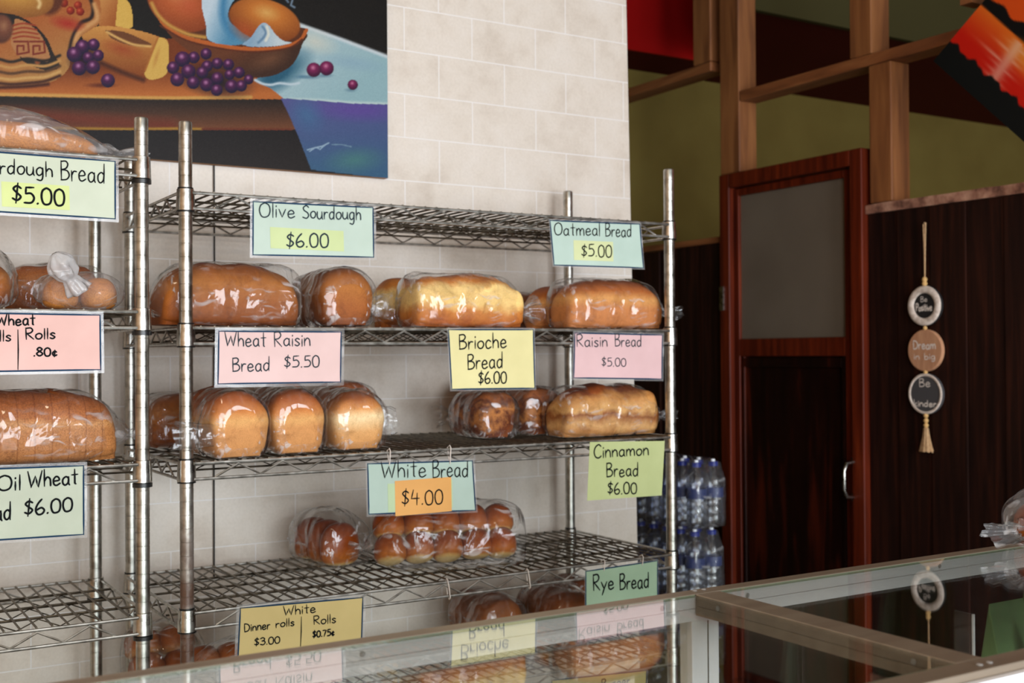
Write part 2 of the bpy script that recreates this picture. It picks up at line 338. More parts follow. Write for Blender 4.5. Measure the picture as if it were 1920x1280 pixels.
MT['cinn_light'] = bw('cinnamon_bread_crust', [(0.05, rgb(196, 138, 80)), (0.22, rgb(222, 172, 112)), (0.40, rgb(150, 88, 46)), (0.50, rgb(222, 172, 108)), (0.68, rgb(206, 146, 82)), (0.82, rgb(140, 72, 34)), (1.0, rgb(104, 50, 24))], nscale=13, namp=0.6)
MT['rye'] = bw('rye_crust', [(0.05, rgb(132, 76, 32)), (0.5, rgb(144, 82, 34)), (1.0, rgb(112, 56, 20))])
MT['sourdough'] = bw('sourdough_crust', [(0.05, rgb(196, 128, 62)), (0.45, rgb(204, 134, 64)), (0.75, rgb(190, 116, 48)), (1.0, rgb(196, 126, 60))], fine=0.75)
MT['roll'] = bw('roll_crust', [(0.02, rgb(226, 196, 136)), (0.06, rgb(220, 178, 108)), (0.12, rgb(176, 102, 40)), (0.45, rgb(146, 70, 24)), (1.0, rgb(114, 48, 16))], rough=0.35, nscale=12, namp=0.16, fine=0.25)
MT['roll_dark'] = bw('wheat_roll_crust', [(0.05, rgb(196, 140, 84)), (0.3, rgb(160, 90, 42)), (1.0, rgb(130, 66, 30))], rough=0.45, fine=0.4)

def paper(name, r, g, b):
    return mottled(name, [(0.35, tuple(.70 * v for v in rgb(r - 6, g - 6, b - 7))[:3] + (1,)), (0.65, tuple(.72 * v for v in rgb(r + 3, g + 3, b + 3))[:3] + (1,))], scale=9, rough=0.5)

# ------------------------------------------------------------------ world coordinates
# X along the tiled wall (to the right), Y into the wall, Z up. Front left post of the right-hand rack stands at the origin.
TOP = 1.881
COLLAR = 1.65 * 0.0254

# ------------------------------------------------------------------ room shell
def struct(name, mb, mat, bevel=0, parent=None):
    o = mb.build(name, mat, parent, bevel)
    if not parent: o['kind'] = 'structure'
    return o
CEIL = 3.3
struct('floor', MB().box(-3.0, 7.2, -6.0, 2.6, -0.08, 0.0), MT['floor'])
struct('ceiling', MB().box(-3.0, 2.52, -6.0, 2.6, CEIL, CEIL + 0.08), MT['ceil'])
# tiled wall behind the racks with its free right-hand edge a little out of plumb
w = MB()
xt, xb = 1.405, 1.457
w.add([(-3, .5, 0), (xb, .5, 0), (xt, .5, CEIL), (-3, .5, CEIL), (-3, .58, 0), (xb, .58, 0), (xt, .58, CEIL), (-3, .58, CEIL)],
      [(0, 1, 2, 3), (4, 7, 6, 5), (1, 5, 6, 2), (0, 3, 7, 4), (3, 2, 6, 7), (0, 4, 5, 1)])
struct('wall_back', w, MT['tile'])
struct('wall_left', MB().box(-3.08, -3.0, -6.0, 2.6, 0, CEIL), MT['terracotta'])
# shop front behind the viewer: wall with two big window openings
fw = MB()
WX = [(-2.5, -0.4), (0.1, 2.25)]; WZ = (0.35, 2.65)
fw.box(-3.0, 7.2, -6.08, -6.0, 0, WZ[0]); fw.box(-3.0, 7.2, -6.08, -6.0, WZ[1], CEIL)
for a, b in ((-3.0, -2.5), (-0.4, 0.1), (2.25, 7.2)): fw.box(a, b, -6.08, -6.0, WZ[0], WZ[1])
struct('wall_front', fw, MT['shopwall'])
for i, (a, b) in enumerate(WX):
    m = MB()
    for x in (a, (a + b) / 2 - .02, b - .04): m.box(x, x + .04, -6.06, -6.02, WZ[0], WZ[1])
    for z in (WZ[0], WZ[1] - .04): m.box(a, b, -6.06, -6.02, z, z + .04)
    struct('window_%d' % (i + 1), m, MT['white_lam'])
# back room seen over the plank partition
struct('wall_far', MB().box(-3.0, 7.2, 2.5, 2.58, 0, CEIL + .6), MT['olive'])
struct('wall_far_right', MB().box(7.12, 7.2, -6.0, 2.5, 0, CEIL + .6), MT['olive'])
s = MB(); pl = [(2.665, 1.43), (7.12, 1.43), (7.12, 2.5), (3.45, 2.5)]
s.add([(x, y, z) for z in (2.87, 2.95) for x, y in pl], [(3, 2, 1, 0), (4, 5, 6, 7), (0, 1, 5, 4), (1, 2, 6, 5), (2, 3, 7, 6), (3, 0, 4, 7)])
struct('trim_1', s, MT['maroon'])
struct('trim_2', MB().box(2.665, 7.12, 1.40, 1.43, 2.865, CEIL + .6), MT['olive_dark'])
struct('trim_3', MB().box(2.40, 3.16, 2.185, 2.20, 2.87, CEIL + .6), MT['red_paint'])
struct('trim_15', MB().box(2.40, 3.40, 2.20, 2.5, 2.872, 2.90), MT['maroon'])
struct('ceiling_back', MB().box(2.52, 7.2, -6.0, 2.6, CEIL + .6, CEIL + .66), MT['ceil'])

# plank partition (X = 2.4): planks, rough edge, studs, rails
XP = 2.4
def planks(name, y0, y1, z1, step=0.13):
    m = MB(); y = y0; k = 0
    while y < y1 - 1e-4:
        e = min(y + step, y1); d = 0.004 * ((k * 7) % 3)
        m.box(XP + d, XP + .03, y, e - .003, 0, z1 - 0.004 * ((k * 5) % 4)); y = e; k += 1
    m.box(XP + .03, XP + .04, y0, y1, 0, z1 - .02)
    return struct(name, m, MT['wood_dark'])
planks('wall_right', -3.4, 0.492, 1.905)
planks('wall_right_rear', 1.196, 2.5, 1.868)
m = MB(); rings = []
for i in range(61):
    y = -3.4 + i * (0.492 + 3.4) / 60; r = .012 + .004 * noise.noise((y * 9, 0, 3)); q = .004 * noise.noise((y * 14, 5, 1))
    rings.append([(XP - .004 + q, y, 1.895), (XP - .004 + q, y, 1.913 + r), (XP + .07, y, 1.913 + r), (XP + .07, y, 1.895)])
m.rings(rings, smooth=False); struct('trim_4', m, MT['bark'])
struct('trim_5', MB().box(XP - .006, XP + .06, 1.200, 2.5, 1.862, 1.886), MT['pine_beam'], 0.003)
def stud(n, y0, y1, z0, z1, x0=XP, x1=XP + .09, mat='pine'):
    struct('trim_%d' % n, MB().box(x0, x1, y0, y1, z0, z1), MT[mat], 0.004)
stud(6, 1.100, 1.205, 2.120, CEIL + .2)
stud(7, 0.464, 0.556, 2.425, CEIL + .2)
stud(8, 0.385, 0.476, 1.928, 2.384)
stud(9, -3.4, 1.096, 2.386, 2.424, mat='pine_beam')
stud(10, 1.258, 1.360, 2.574, CEIL + .2)
stud(11, 1.258, 2.5, 2.535, 2.572, mat='pine_beam')
stud(12, -0.72, -0.62, 1.928, 2.384); stud(13, -1.9, -1.8, 1.928, 2.384)
stud(14, -0.62, -0.52, 2.426, CEIL + .2)

# door in the partition
door = bpy.data.objects.new('door_1', None); C.objects.link(door); door['kind'] = 'structure'; door.location = (XP, 0.845, 0)
def dl(y): return y - 0.845
m = MB()
m.box(-.02, .08, dl(1.140), dl(1.193), 0, 2.116); m.box(-.02, .08, dl(.494), dl(.545), 0, 2.116)
m.box(-.02, .08, dl(.5455), dl(1.1395), 2.062, 2.116)
m.build('door_frame', MT['wood_red'], door, 0.004)
m = MB()
m.box(.004, .04, dl(1.112), dl(1.137), 0.01, 2.058); m.box(.004, .04, dl(.5475), dl(.592), 0.01, 2.058)
m.box(.004, .04, dl(.592), dl(1.112), 2.030, 2.058); m.box(.004, .04, dl(.592), dl(1.112), 1.425, 1.490)
m.box(.004, .04, dl(.592), dl(1.112), 0.01, 0.2)
m.build('door_leaf', MT['wood_red'], door, 0.003)
m = MB().box(.018, .03, dl(.592), dl(1.112), .2, 1.425)
m.box(.008, .018, dl(.600), dl(.612), .2, 1.425); m.box(.008, .018, dl(1.09), dl(1.104), .2, 1.425); m.box(.006, .018, dl(.612), dl(1.09), 1.385, 1.418)
m.build('door_panel', MT['wood_door'], door, 0.002)
m = MB().box(.016, .022, dl(.592), dl(1.112), 1.490, 2.030); m.build('frosted_pane', MT['frost'], door)
m = MB(); m.box(.022, .026, dl(.592), dl(1.112), 1.630, 1.650)
p = [(.002, dl(.545), 1.072), (-.035, dl(.545), 1.068), (-.048, dl(.545), 1.045), (-.048, dl(.545), .98), (-.035, dl(.545), .957), (.002, dl(.545), .953)]
hm = MB().tube(p, .0055, 10)
hm.box(-.003, .004, dl(.555), dl(.535), 1.06, 1.085); hm.box(-.003, .004, dl(.555), dl(.535), .94, .965)
for v in range(len(hm.v)): hm.v[v] = (hm.v[v][0] - .016, hm.v[v][1] - .006, hm.v[v][2])
hm.build('door_handle', MT['collar'], door)
m = MB().box(-.026, -.018, dl(1.188), dl(1.168), 1.60, 1.69); m.build('hinge', MT['collar'], door)

# ------------------------------------------------------------------ wire shelving racks
def post_mesh(mat):
    prof = [(0.012, 0.0), (.0127, .002)]; z = 0.0254 * 2
    while z < TOP - .02:
        prof += [(.0127, z - .0008), (.0121, z - .0004), (.0121, z + .0004), (.0127, z + .0008)]; z += .0254
    prof += [(.0127, TOP - .004), (.0116, TOP - .001), (.009, TOP)]
    return MB().lathe(prof, 20)
def shelf_mesh(W, D):
    m = MB(); R = .0155
    rt, rb, rz, rd = .0031, .0031, .0023, .0021
    zt, zb = -.0075, -.0370     # measured from the collar top
    yo = -.011                   # the edge truss runs just outside the post centres
    for (ax, c) in (('x', yo), ('x', D - yo), ('y', yo), ('y', W - yo)):
        L = W if ax == 'x' else D
        f = (lambda t, z: (t, c, z)) if ax == 'x' else (lambda t, z: (c, t, z))
        m.tube([f(R * .7, zt), f(L - R * .7, zt)], rt, 8); m.tube([f(R * .7, zb), f(L - R * .7, zb)], rb, 8)
        a, b = .052, L - .052; k = max(2, round((b - a) / .046)); k += k % 2
        m.tube([f(a + (b - a) * i / k, (zb + .003) if i % 2 == 0 else (zt - .004)) for i in range(k + 1)], rz, 6)
        for t0 in (a, b): m.tube([f(t0, zb), f(t0, zb + .004)], rz, 6)
    k = round((W - .05) / .0262)
    for i in range(k + 1):
        x = .025 + (W - .05) * i / k
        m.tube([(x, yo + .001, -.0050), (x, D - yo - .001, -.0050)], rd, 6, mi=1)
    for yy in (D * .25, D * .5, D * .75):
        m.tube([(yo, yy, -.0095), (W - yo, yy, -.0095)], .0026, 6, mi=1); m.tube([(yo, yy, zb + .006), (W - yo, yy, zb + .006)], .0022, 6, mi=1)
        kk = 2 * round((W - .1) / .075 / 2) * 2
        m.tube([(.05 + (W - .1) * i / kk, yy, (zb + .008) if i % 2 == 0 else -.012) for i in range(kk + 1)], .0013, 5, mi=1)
    return m
cm = MB().lathe([(.0140, -COLLAR), (.0175, -COLLAR + .001), (.0172, -.028), (.0160, -.001), (.0135, 0)], 24)
rm = MB().lathe([(.0140, -COLLAR - .0085), (.0178, -COLLAR - .0080), (.0178, -COLLAR - .0008), (.0150, -COLLAR - .0003)], 24)
def rack(name, label, loc, W, D, levels, ringed, rusty):
    t = thing(name, label, 'shelving rack', loc)
    p0 = None
    for i, (x, y) in enumerate(((0, 0), (W, 0), (0, D), (W, D))):
        if p0 is None: p0 = post_mesh(None).build('post', MT['post_rust'] if rusty else MT['post'], t)
        elif i == 1:
            p1 = post_mesh(None).build('post', MT['post'], t, loc=(x, y, 0))
        else: copy_of(p1, t, (x, y, 0))
    s0 = None
    for zc in levels:
        if s0 is None:
            s0 = shelf_mesh(W, D).build('wire_shelf', [MT['chrome'], MT['dark_reflection']], t, loc=(0, 0, zc)); c0 = None
            for x, y in ((0, 0), (W, 0), (0, D), (W, D)):
                if c0 is None:
                    c0 = cm.build('collar', MT['collar'], s0, loc=(x, y, 0)); r0 = (rm if ringed else rm_thin).build('clip_ring', MT['black_plastic'], s0, loc=(x, y, 0)); q0 = None if ringed else rim_ring.build('sleeve_rim', MT['black_plastic'], s0, loc=(x, y, 0))
                else:
                    copy_of(c0, s0, (x, y, 0)); copy_of(r0, s0, (x, y, 0))
                    if q0: copy_of(q0, s0, (x, y, 0))
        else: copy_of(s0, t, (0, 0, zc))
    return t
rm_thin = MB().lathe([(.0140, -COLLAR - .0022), (.0172, -COLLAR - .0020), (.0172, -COLLAR - .0004), (.0150, -COLLAR - .0002)], 24)
rim_ring = MB().lathe([(.0131, .0001), (.0146, .0003), (.0146, .0022), (.0131, .0024)], 24)
W_, D_ = 1.162, 0.43
inch = .0254
rack('wire_shelving_rack', 'chrome wire shelving rack, the nearly whole one below the tiled wall right of centre', (0, 0, 0), W_, D_,
     [TOP - k * inch for k in (5, 15, 25, 36, 45)], False, True)
DX = -.0805
rack('wire_shelving_rack', 'chrome wire shelving rack cut off by the left edge of the photo', (DX - W_, .003, 0), W_, .40,
     [TOP + .0036 - k * inch for k in (3, 14, 25, 36, 47)], True, False)
SH = [TOP - k * inch - .0033 for k in (5, 15, 25, 36, 45)]
SL = [TOP + .0036 - k * inch - .0033 for k in (3, 14, 25, 36, 47)]

# ------------------------------------------------------------------ bread
def sgn(v): return 1 if v >= 0 else -1
def section(w, h, th, nlo=5.0, nhi=2.3, waist=0.9):
    """cross-section of a pan loaf: boxy below, domed above; z from 0"""
    c, s_ = cos(th), sin(th)
    zc = .50
    if s_ >= 0:
        x = sgn(c) * abs(c) ** (2 / nhi); z = zc + (1 - zc) * abs(s_) ** (2 / nhi)
    else:
        x = sgn(c) * abs(c) ** (2 / nlo); z = zc - zc * abs(s_) ** (2 / nlo)
        x *= waist + (1 - waist) * (z / zc)
    return x * w / 2, z * h
def loaf_mesh(L, w, h, seed, p=6.0, pz=None, lump=.004, lscale=12, nlo=5, nhi=2.3, waist=.9, groove=0):
    m = MB(); rings = []; N = 56; K = 54; pz = pz or p
    for i in range(K + 1):
        u = -cos(pi * i / K); t = abs(u)
        t = min(t, .9995)
        sx = (1 - t ** p) ** (1 / p) * .985 + .015; sz = (1 - t ** pz) ** (1 / pz) * .97 + .03
        hh = h * (1 + .05 * noise.noise((u * 2.2, seed, 0)))
        ring = []
        for j in range(N):
            th = 2 * pi * j / N
            y, z = section(w, hh, th, nlo, nhi, waist)
            y *= sx; z = z * sz + (1 - sz) * h * (.14 if pz < 4.1 else .42) if z > h * .02 else (1 - sz) * h * (.02 if pz < 4.1 else .05)
            x = u * L / 2
            q = Vector((x * lscale, y * lscale, z * lscale + seed * 3.7))
            d = lump * noise.noise(q) + lump * .4 * noise.noise(q * 2.7)
            dz = d * (1 if z > h * .15 else .1)
            ring.append((x + d * .3, y * (1 + d / w * 1.6), max(z + dz, 0.0)))
        rings.append(ring)
    return m.rings(rings)
def bag_mesh(L, w, h, seed, tail=.09, end=1, m_=.006, drop=.35, fan=.034, slack=.0, yaw_tail=0.0, p=5.0, up=0.0, close=True):
    """thin bag following a loaf of that size; gathers to a neck past one end, then fans out"""
    mb = MB(); rings = []; N = 60
    body = [(-1 + 2 * i / 44) for i in range(45)]
    for u in body:
        t = min(abs(u), .9997)
        if u * end < 0: sx = (1 - t ** (p * 1.6)) ** (1 / (p * 1.6)); sz = sx
        else: sx = (1 - .55 * t ** p); sz = (1 - .62 * t ** p)
        ring = []
        for j in range(N):
            th = 2 * pi * j / N
            y, z = section(w + 2 * m_, h + m_ + slack * (1 - abs(u)), th, 4.5, 2.2, .95)
            y *= max(sx, .02); z = (z - h * .02) * max(sz, .02) + (1 - max(sz, .02)) * h * drop
            x = u * (L / 2 + m_)
            q = Vector((x * 13, y * 22, z * 22 + seed * 5.1)); q2 = Vector((x * 30 + 3, y * 44, z * 44 + seed))
            r = abs(noise.noise(q)); r2 = abs(noise.noise(q2))
            d = .0055 * (r - .15) + .0025 * (r2 - .2)
            k = 1 + max(d, -.6 * m_) / (w * .5)
            ring.append((x, y * k, max((z - h * .4) * k + h * .4, .0006)))
        rings.append(ring)
    if end < 0: rings = rings[::-1]
    x0 = end * (L / 2 + m_); zc = h * drop
    K = 14
    last = rings[-1]
    for i in range(1, K + 1):
        f = i / K; x = x0 + end * tail * f
        oy = yaw_tail * tail * f; oz = up * tail * f
        if f < .42:
            g = f / .42; g = g * g * (3 - 2 * g)
            ring = []
            for j in range(N):
                th = 2 * pi * j / N
                rr = .007 + .002 * sin(7 * th)
                yy = last[j][1] * (1 - g) + (rr * cos(th)) * g; zz = last[j][2] * (1 - g) + (zc + rr * sin(th)) * g
                wr = .0035 * sin(9 * th + seed) * sin(pi * g) + .002 * sin(17 * th + 2 * seed) * sin(pi * g)
                ring.append((x, yy + wr * cos(th) + oy, max(zz + wr * sin(th) + oz, .0008)))
        else:
            g = (f - .42) / .58; g = g ** .7
            ring = []
            for j in range(N):
                th = 2 * pi * j / N
                ra = .007 + (fan - .007) * g; rb = .007 + .010 * g
                wr = (.0035 * sin(6 * th + seed) + .002 * sin(13 * th)) * g
                ring.append((x + end * .012 * g * noise.noise((th * 1.5, seed, 1)), (ra + wr) * cos(th) + oy, max(zc + (rb + wr) * sin(th) * (1.0 if seed % 2 else 1.6) + oz, .0008)))
        rings.append(ring)
    mb.rings(rings, caps=False)
    return mb

def flap(mb, base, d, length, w0, w1, seed, drop=0.0):
    """loose gathered film sticking out of a bag"""
    b = Vector(base); d = Vector(d).normalized(); sd = d.cross(Vector((0, 0, 1))).normalized(); up = sd.cross(d); rings = []; N = 40
    for i in range(13):
        f = i / 12; rings.append([])
        for j in range(N):
            th = 2 * pi * j / N; w = w0 + (w1 - w0) * f; t = .25 * w + .004
            n_ = noise.noise((th * 1.3, f * 3, seed)); k = 1 + .25 * n_ + .12 * sin(7 * th + seed) * f
            p = b + d * (length * f * (1 + .18 * n_ * f)) + up * (w * k * cos(th) - drop * f * f) + sd * (t * k * sin(th))
            rings[-1].append((p.x, p.y, max(p.z, .0008)))
    return mb.rings(rings, caps=False)
# position (x, y), shelf z, rotation, size and look of every bagged loaf
def bagged(name, label, cat, x, y, z, rz, L, w, h, mat, seed, end=1, tail=.09, film_='film', group=None, lump=.0045, p=6.0, pz=None, lscale=12, nhi=2.3, nlo=5, drop=.35, slack=0, yt=0, fan=.034, waist=.9, up=0, flaps=(), m_=.006):
    t = thing(name, label, cat, (x, y, z + .0012), rz, group)
    lo = loaf_mesh(L, w, h, seed, p, pz, lump, lscale, nlo, nhi, waist).build('loaf', MT[mat], t)
    lo.location.z = .0015
    bg_ = bag_mesh(L, w, h, seed, tail, end, drop=drop, slack=slack, yaw_tail=yt, fan=fan, up=up, p=max(min(p, 6), 3.2), m_=m_)
    for (wx, wy, wz, ddx, ddy, ddz, ln, w0, w1) in flaps:      # given in world axes relative to the loaf centre
        c_, s_ = cos(-rz), sin(-rz)
        flap(bg_, (wx * c_ - wy * s_, wx * s_ + wy * c_, wz), (ddx * c_ - ddy * s_, ddx * s_ + ddy * c_, ddz), ln, w0, w1, seed)
    bg_.build('plastic_bag', MT[film_], t, autosmooth=False)
    return t
Q = pi / 2
z2, z3, z4, z5 = SH[1], SH[2], SH[3], SH[4]
G2 = 'bagged loaves on the second shelf'; G3 = 'bagged loaves on the third shelf'; G5 = 'bagged loaves on the bottom shelf'
bagged('wheat_loaf', 'long brown wheat raisin loaf in clear bag lying lengthwise above its pink card', 'bread', .104, .092, z2, .03, .275, .130, .123, 'wheat_dark', 1, end=-1, tail=.022, p=7, pz=3.4, group=G2, nhi=2.1, nlo=8, drop=.3, slack=.002)
bagged('wheat_loaf', 'brown loaf end-on in clear bag under the olive sourdough card', 'bread', .343, .135, z2, -Q, .23, .116, .121, 'wheat_dark', 2, end=-1, tail=.05, p=8, pz=5, group=G2, nhi=2.1, nlo=7, flaps=[(.06, -.085, .045, 1, -.1, -.05, .045, .018, .028)])
bagged('brioche_loaf', 'dark topped brioche loaf half hidden behind the pale brioche loaf', 'bread', .655, .315, z2, 0, .23, .12, .118, 'brioche', 3, end=-1, tail=.09, p=4.5, lump=.007, group=G2)
bagged('brioche_loaf', 'pale yellow lumpy brioche loaf in clear bag above the brioche card', 'bread', .640, .088, z2, 0, .270, .118, .118, 'brioche', 4, end=1, tail=.06, p=7, pz=3.6, nlo=8, lump=.012, lscale=17, group=G2, fan=.02)
bagged('raisin_loaf', 'dark loaf far back on the second shelf behind the raisin loaves', 'bread', 1.020, .372, z2, 0, .22, .10, .098, 'wheat_dark', 5, end=1, tail=.05, p=4, group=G2)
bagged('raisin_loaf', 'raisin loaf partly hidden behind the front raisin loaf on the second shelf', 'bread', 1.035, .232, z2, 0, .25, .11, .108, 'raisin', 6, end=-1, tail=.06, p=4, group=G2)
bagged('raisin_loaf', 'golden raisin loaf in shiny bag at the right end above the pink raisin card', 'bread', 1.040, .088, z2, 0, .275, .118, .117, 'raisin', 7, end=1, tail=.072, p=6, pz=3.4, group=G2, fan=.026, nlo=8, nhi=2.1)
# the left tail of the third loaf pokes towards its neighbour
bagged('white_loaf', 'front left white loaf end-on beside the rusty front post', 'bread', .098, .090, z3, -Q + .03, .215, .118, .130, 'white_bread', 8, end=-1, tail=.02, p=10, pz=6, group=G3, nhi=2.1, nlo=8, waist=.86, flaps=[(-.050, -.108, .046, -1, -.14, .02, .078, .020, .026)], m_=.005)
bagged('white_loaf', 'white loaf end-on, middle of the front three on the third shelf', 'bread', .2285, .112, z3, -Q, .212, .116, .130, 'white_bread', 9, end=-1, tail=.015, p=10, pz=6, group=G3, nhi=2.1, nlo=8, waist=.86, m_=.005)
bagged('white_loaf', 'pale ended white loaf, rightmost of the front three on the third shelf', 'bread', .363, .122, z3, -Q + .05, .205, .120, .123, 'pale_bread', 10, end=-1, tail=.015, p=8, pz=5, group=G3, nhi=2.1, nlo=8, waist=.86, flaps=[(.062, -.03, .055, 1, -.2, 0, .05, .04, .022)], m_=.005)
bagged('wheat_loaf', 'darker loaf behind the left front post on the third shelf', 'bread',   .120, .345, z3, 0, .215, .105, .116, 'wheat_dark', 11, end=1, tail=.02, p=5, pz=3.6, group=G3)
bagged('wheat_loaf', 'rear loaf showing only its top between the first and second white loaves', 'bread',   .318, .345, z3, Q, .135, .092, .136, 'wheat_bread', 12, end=1, tail=.012, p=5, group=G3)
bagged('wheat_loaf', 'rear loaf with dusty brown top behind the rightmost white loaf', 'bread',   .462, .345, z3, Q, .14, .135, .133, 'wheat_bread', 13, end=1, tail=.012, p=4.5, group=G3)
bagged('cinnamon_loaf', 'dark swirled cinnamon loaf, leftmost below the brioche card', 'bread', .768, .225, z3, -Q - .08, .19, .108, .108, 'cinn_dark', 14, end=-1, tail=.02, p=5, lump=.008, lscale=16, group=G3)
bagged('cinnamon_loaf', 'cinnamon loaf end-on between the dark swirled loaf and the light one', 'bread', .913, .246, z3, -Q, .160, .115, .115, 'cinn_dark', 15, end=-1, tail=.02, p=5, lump=.006, group=G3)
bagged('cinnamon_loaf', 'golden cinnamon loaf peeping over from the back of the third shelf', 'bread', .90, .405, z3, 0, .20, .060, .126, 'cinn_light', 16, end=-1, tail=.05, p=4, group=G3)
bagged('cinnamon_loaf', 'light streaky cinnamon loaf in knotted bag above the green cinnamon card', 'bread', 1.028, .090, z3, 0, .275, .120, .118, 'cinn_light', 17, end=1, tail=.07, p=7, pz=3.4, nlo=8, lump=.011, lscale=16, group=G3, fan=.022)
bagged('rye_loaf', 'rye loaf in clear bag on the bottom shelf, left of its neighbour', 'bread', .815, .295, z5, -Q, .20, .125, .122, 'rye', 18, end=-1, tail=.05, p=5, group=G5)
bagged('rye_loaf', 'rye loaf in loose bag on the bottom shelf beside the rye card', 'bread', .972, .225, z5, -Q - .1, .24, .128, .128, 'rye', 19, end=-1, tail=.05, p=4.5, slack=.02, group=G5)
bagged('rye_loaf', 'rye loaf on the bottom shelf mostly hidden behind the rye card', 'bread', 1.110, .350, z5, Q, .12, .09, .12, 'rye', 20, end=1, tail=.02, p=5, group=G5)
# left rack
l1, l2, l3 = SL[0], SL[1], SL[2]
bagged('sourdough_loaf', 'rounded sourdough loaf in loose bag on the top shelf at the left', 'bread', DX - .225, .110, l1, 0, .335, .15, .060, 'sourdough', 21, end=1, tail=.085, film_='film_hazy', p=2.6, pz=2.3, slack=.026, drop=.35, fan=.024, nhi=2.1)
bagged('wheat_rolls_bag', 'shiny brown bagged loaf at the left edge above the pink wheat card', 'bread', DX - .280, .105, l2, -Q + .1, .18, .13, .088, 'wheat_dark', 22, end=-1, tail=.06, p=3, pz=2.5, slack=.03)
bagged('sliced_loaf', 'sliced wheat loaf in clear bag above the oil wheat card', 'bread', DX - .210, .088, l3, 0, .355, .132, .131, 'sliced', 23, end=1, tail=.06, p=5, pz=3.4, fan=.024)

# ---- bags of rolls
def roll_mesh(rx, ry, h, seed):
    rings = []; N = 24; K = 16
    for i in range(K + 1):
        ph = -pi / 2 + pi * i / K; ring = []
        for j in range(N):
            th = 2 * pi * j / N
            zz = sin(ph); zz = zz if zz > 0 else -abs(zz) ** .6
            r = cos(ph) ** .75 if i not in (0, K) else .03
            x = rx * r * cos(th); y = ry * r * sin(th); z = h * (.42 + (.58 if zz > 0 else .42) * zz)
            d = 1 + .05 * noise.noise((x * 25 + seed, y * 25, z * 25))
            ring.append((x * d, y * d, max(z, 0)))
        rings.append(ring)
    return MB().rings(rings)
def rolls_bag(name, label, x, y, z, rz, nx, ny, nz, rx, ry, h, mat, seed, end, tail, group=None, film_='film', tilt=True):
    t = thing(name, label, 'rolls', (x, y, z + .001), rz, group)
    rnd = random.Random(seed); L = nx * 2 * rx * .88 + .2 * rx; w = ny * 2 * ry * .93
    protos = [roll_mesh(rx, ry, h, seed + q).build('bread_roll', MT[mat], t) for q in range(3)]
    k = 0
    for c in range(nz):
        for b in range(ny):
            for a in range(nx):
                loc = ((a - (nx - 1) / 2) * 2 * rx * .88 + rnd.uniform(-.003, .003), (b - (ny - 1) / 2) * 2 * ry * .93 + c * .030, .0015 + (.012 if tilt else 0) + c * h * .74 + rnd.uniform(0, .002))
                rot = (rnd.uniform(-.05, .05), rnd.uniform(-.05, .05), rnd.uniform(0, 6))
                rot = (-.42 + rnd.uniform(-.08, .08), 0, 0) if tilt else (0, 0, rnd.choice((0, pi)))
                if k < 3: protos[k].location = loc; protos[k].rotation_euler = rot
                else: copy_of(protos[k % 3], t, loc, rot)
                k += 1
    bag_mesh(L + .004, w + .030 * nz, h * (1 + .78 * (nz - 1)) + .016, seed, tail, end, slack=.012, p=4.5, fan=.03, m_=.007).build('plastic_bag', MT[film_], t, autosmooth=False)
    return t
G4 = 'bags of brown dinner rolls on the fourth shelf'
rolls_bag('bagged_rolls', 'two-tier bag of glossy brown dinner rolls below the white bread card', .622, .124, z4, -.270, 5, 1, 2, .0360, .042, .068, 'roll', 31, -1, .05, G4)
rolls_bag('bagged_rolls', 'end-on bag of brown dinner rolls behind the front bag on the fourth shelf', .412, .325, z4, Q + .12, 3, 1, 1, .034, .048, .096, 'roll', 32, 1, .025, G4, tilt=False)
rolls_bag('bagged_rolls', 'bag of white dinner rolls on the bottom shelf behind the yellow white rolls card', .165, .120, z5, 0, 4, 1, 2, .034, .044, .060, 'roll_dark', 33, -1, .04)
rolls_bag('bagged_rolls', 'bag of rolls on the bottom shelf showing between the front posts of the two racks', .045, .325, z5, 0, 2, 1, 2, .040, .040, .062, 'roll_dark', 34, 1, .03)

# knotted bag of rolls on the second shelf of the left rack
t = thing('knotted_rolls_bag', 'bag of pale rolls with a white twisted knot on the left rack', 'rolls', (DX - .092, .105, l2 + .001))
ro = None
for (a, b, s_) in ((-.033, -.006, .93), (.036, -.004, .98), (.0, .048, .86)):
    o = roll_mesh(.034 * s_, .032 * s_, .062 * s_, a * 90).build('bread_roll', MT['sourdough'], t, loc=(a, b, .0015))
rings = []; N = 64
for i in range(25):
    ph = -pi / 2 + pi * i / 24; R = max(cos(ph), .004) ** .6; ring = []
    for j in range(N):
        th = 2 * pi * j / N; n_ = noise.noise((cos(th) * 2.2, sin(th) * 2.2, ph * 2)); k = 1 + .06 * n_ + .018 * sin(13 * th + 3 * ph)
        ring.append((.004 + .080 * R * k * cos(th), .008 + .076 * R * k * sin(th), max(.036 + .037 * sin(ph) * (1 + .1 * n_), .0006)))
    rings.append(ring)
MB().rings(rings, caps=False).build('plastic_bag', MT['film_hazy'], t, autosmooth=False)
pa = Vector((-.012, -.060, .034)); pb = Vector((-.056, -.082, .098)); ax_ = (pb - pa).normalized(); e1 = ax_.cross(Vector((0, 1, 0))).normalized(); e2 = ax_.cross(e1); rings = []
for i in range(21):
    f = i / 20; r = (.024 - .030 * f) if f < .35 else .0135 + .011 * sin(pi * min(1, (f - .35) / .65)) ** .8 - (.006 * max(0, f - .8) / .2)
    r = max(r, .004); ring = []
    for j in range(N):
        th = 2 * pi * j / N; k = 1 + .10 * sin(7 * th + 5 * f) + .16 * noise.noise((cos(th) * 1.7, sin(th) * 1.7, f * 6))
        p = pa.lerp(pb, f) + (e1 * cos(th) + e2 * sin(th)) * (r * k); ring.append((p.x, p.y, max(p.z, .001)))
    rings.append(ring)
MB().rings(rings, caps=True).build('twisted_neck', film('white_twisted_film', haze=.48, rough=.2), t, autosmooth=False)
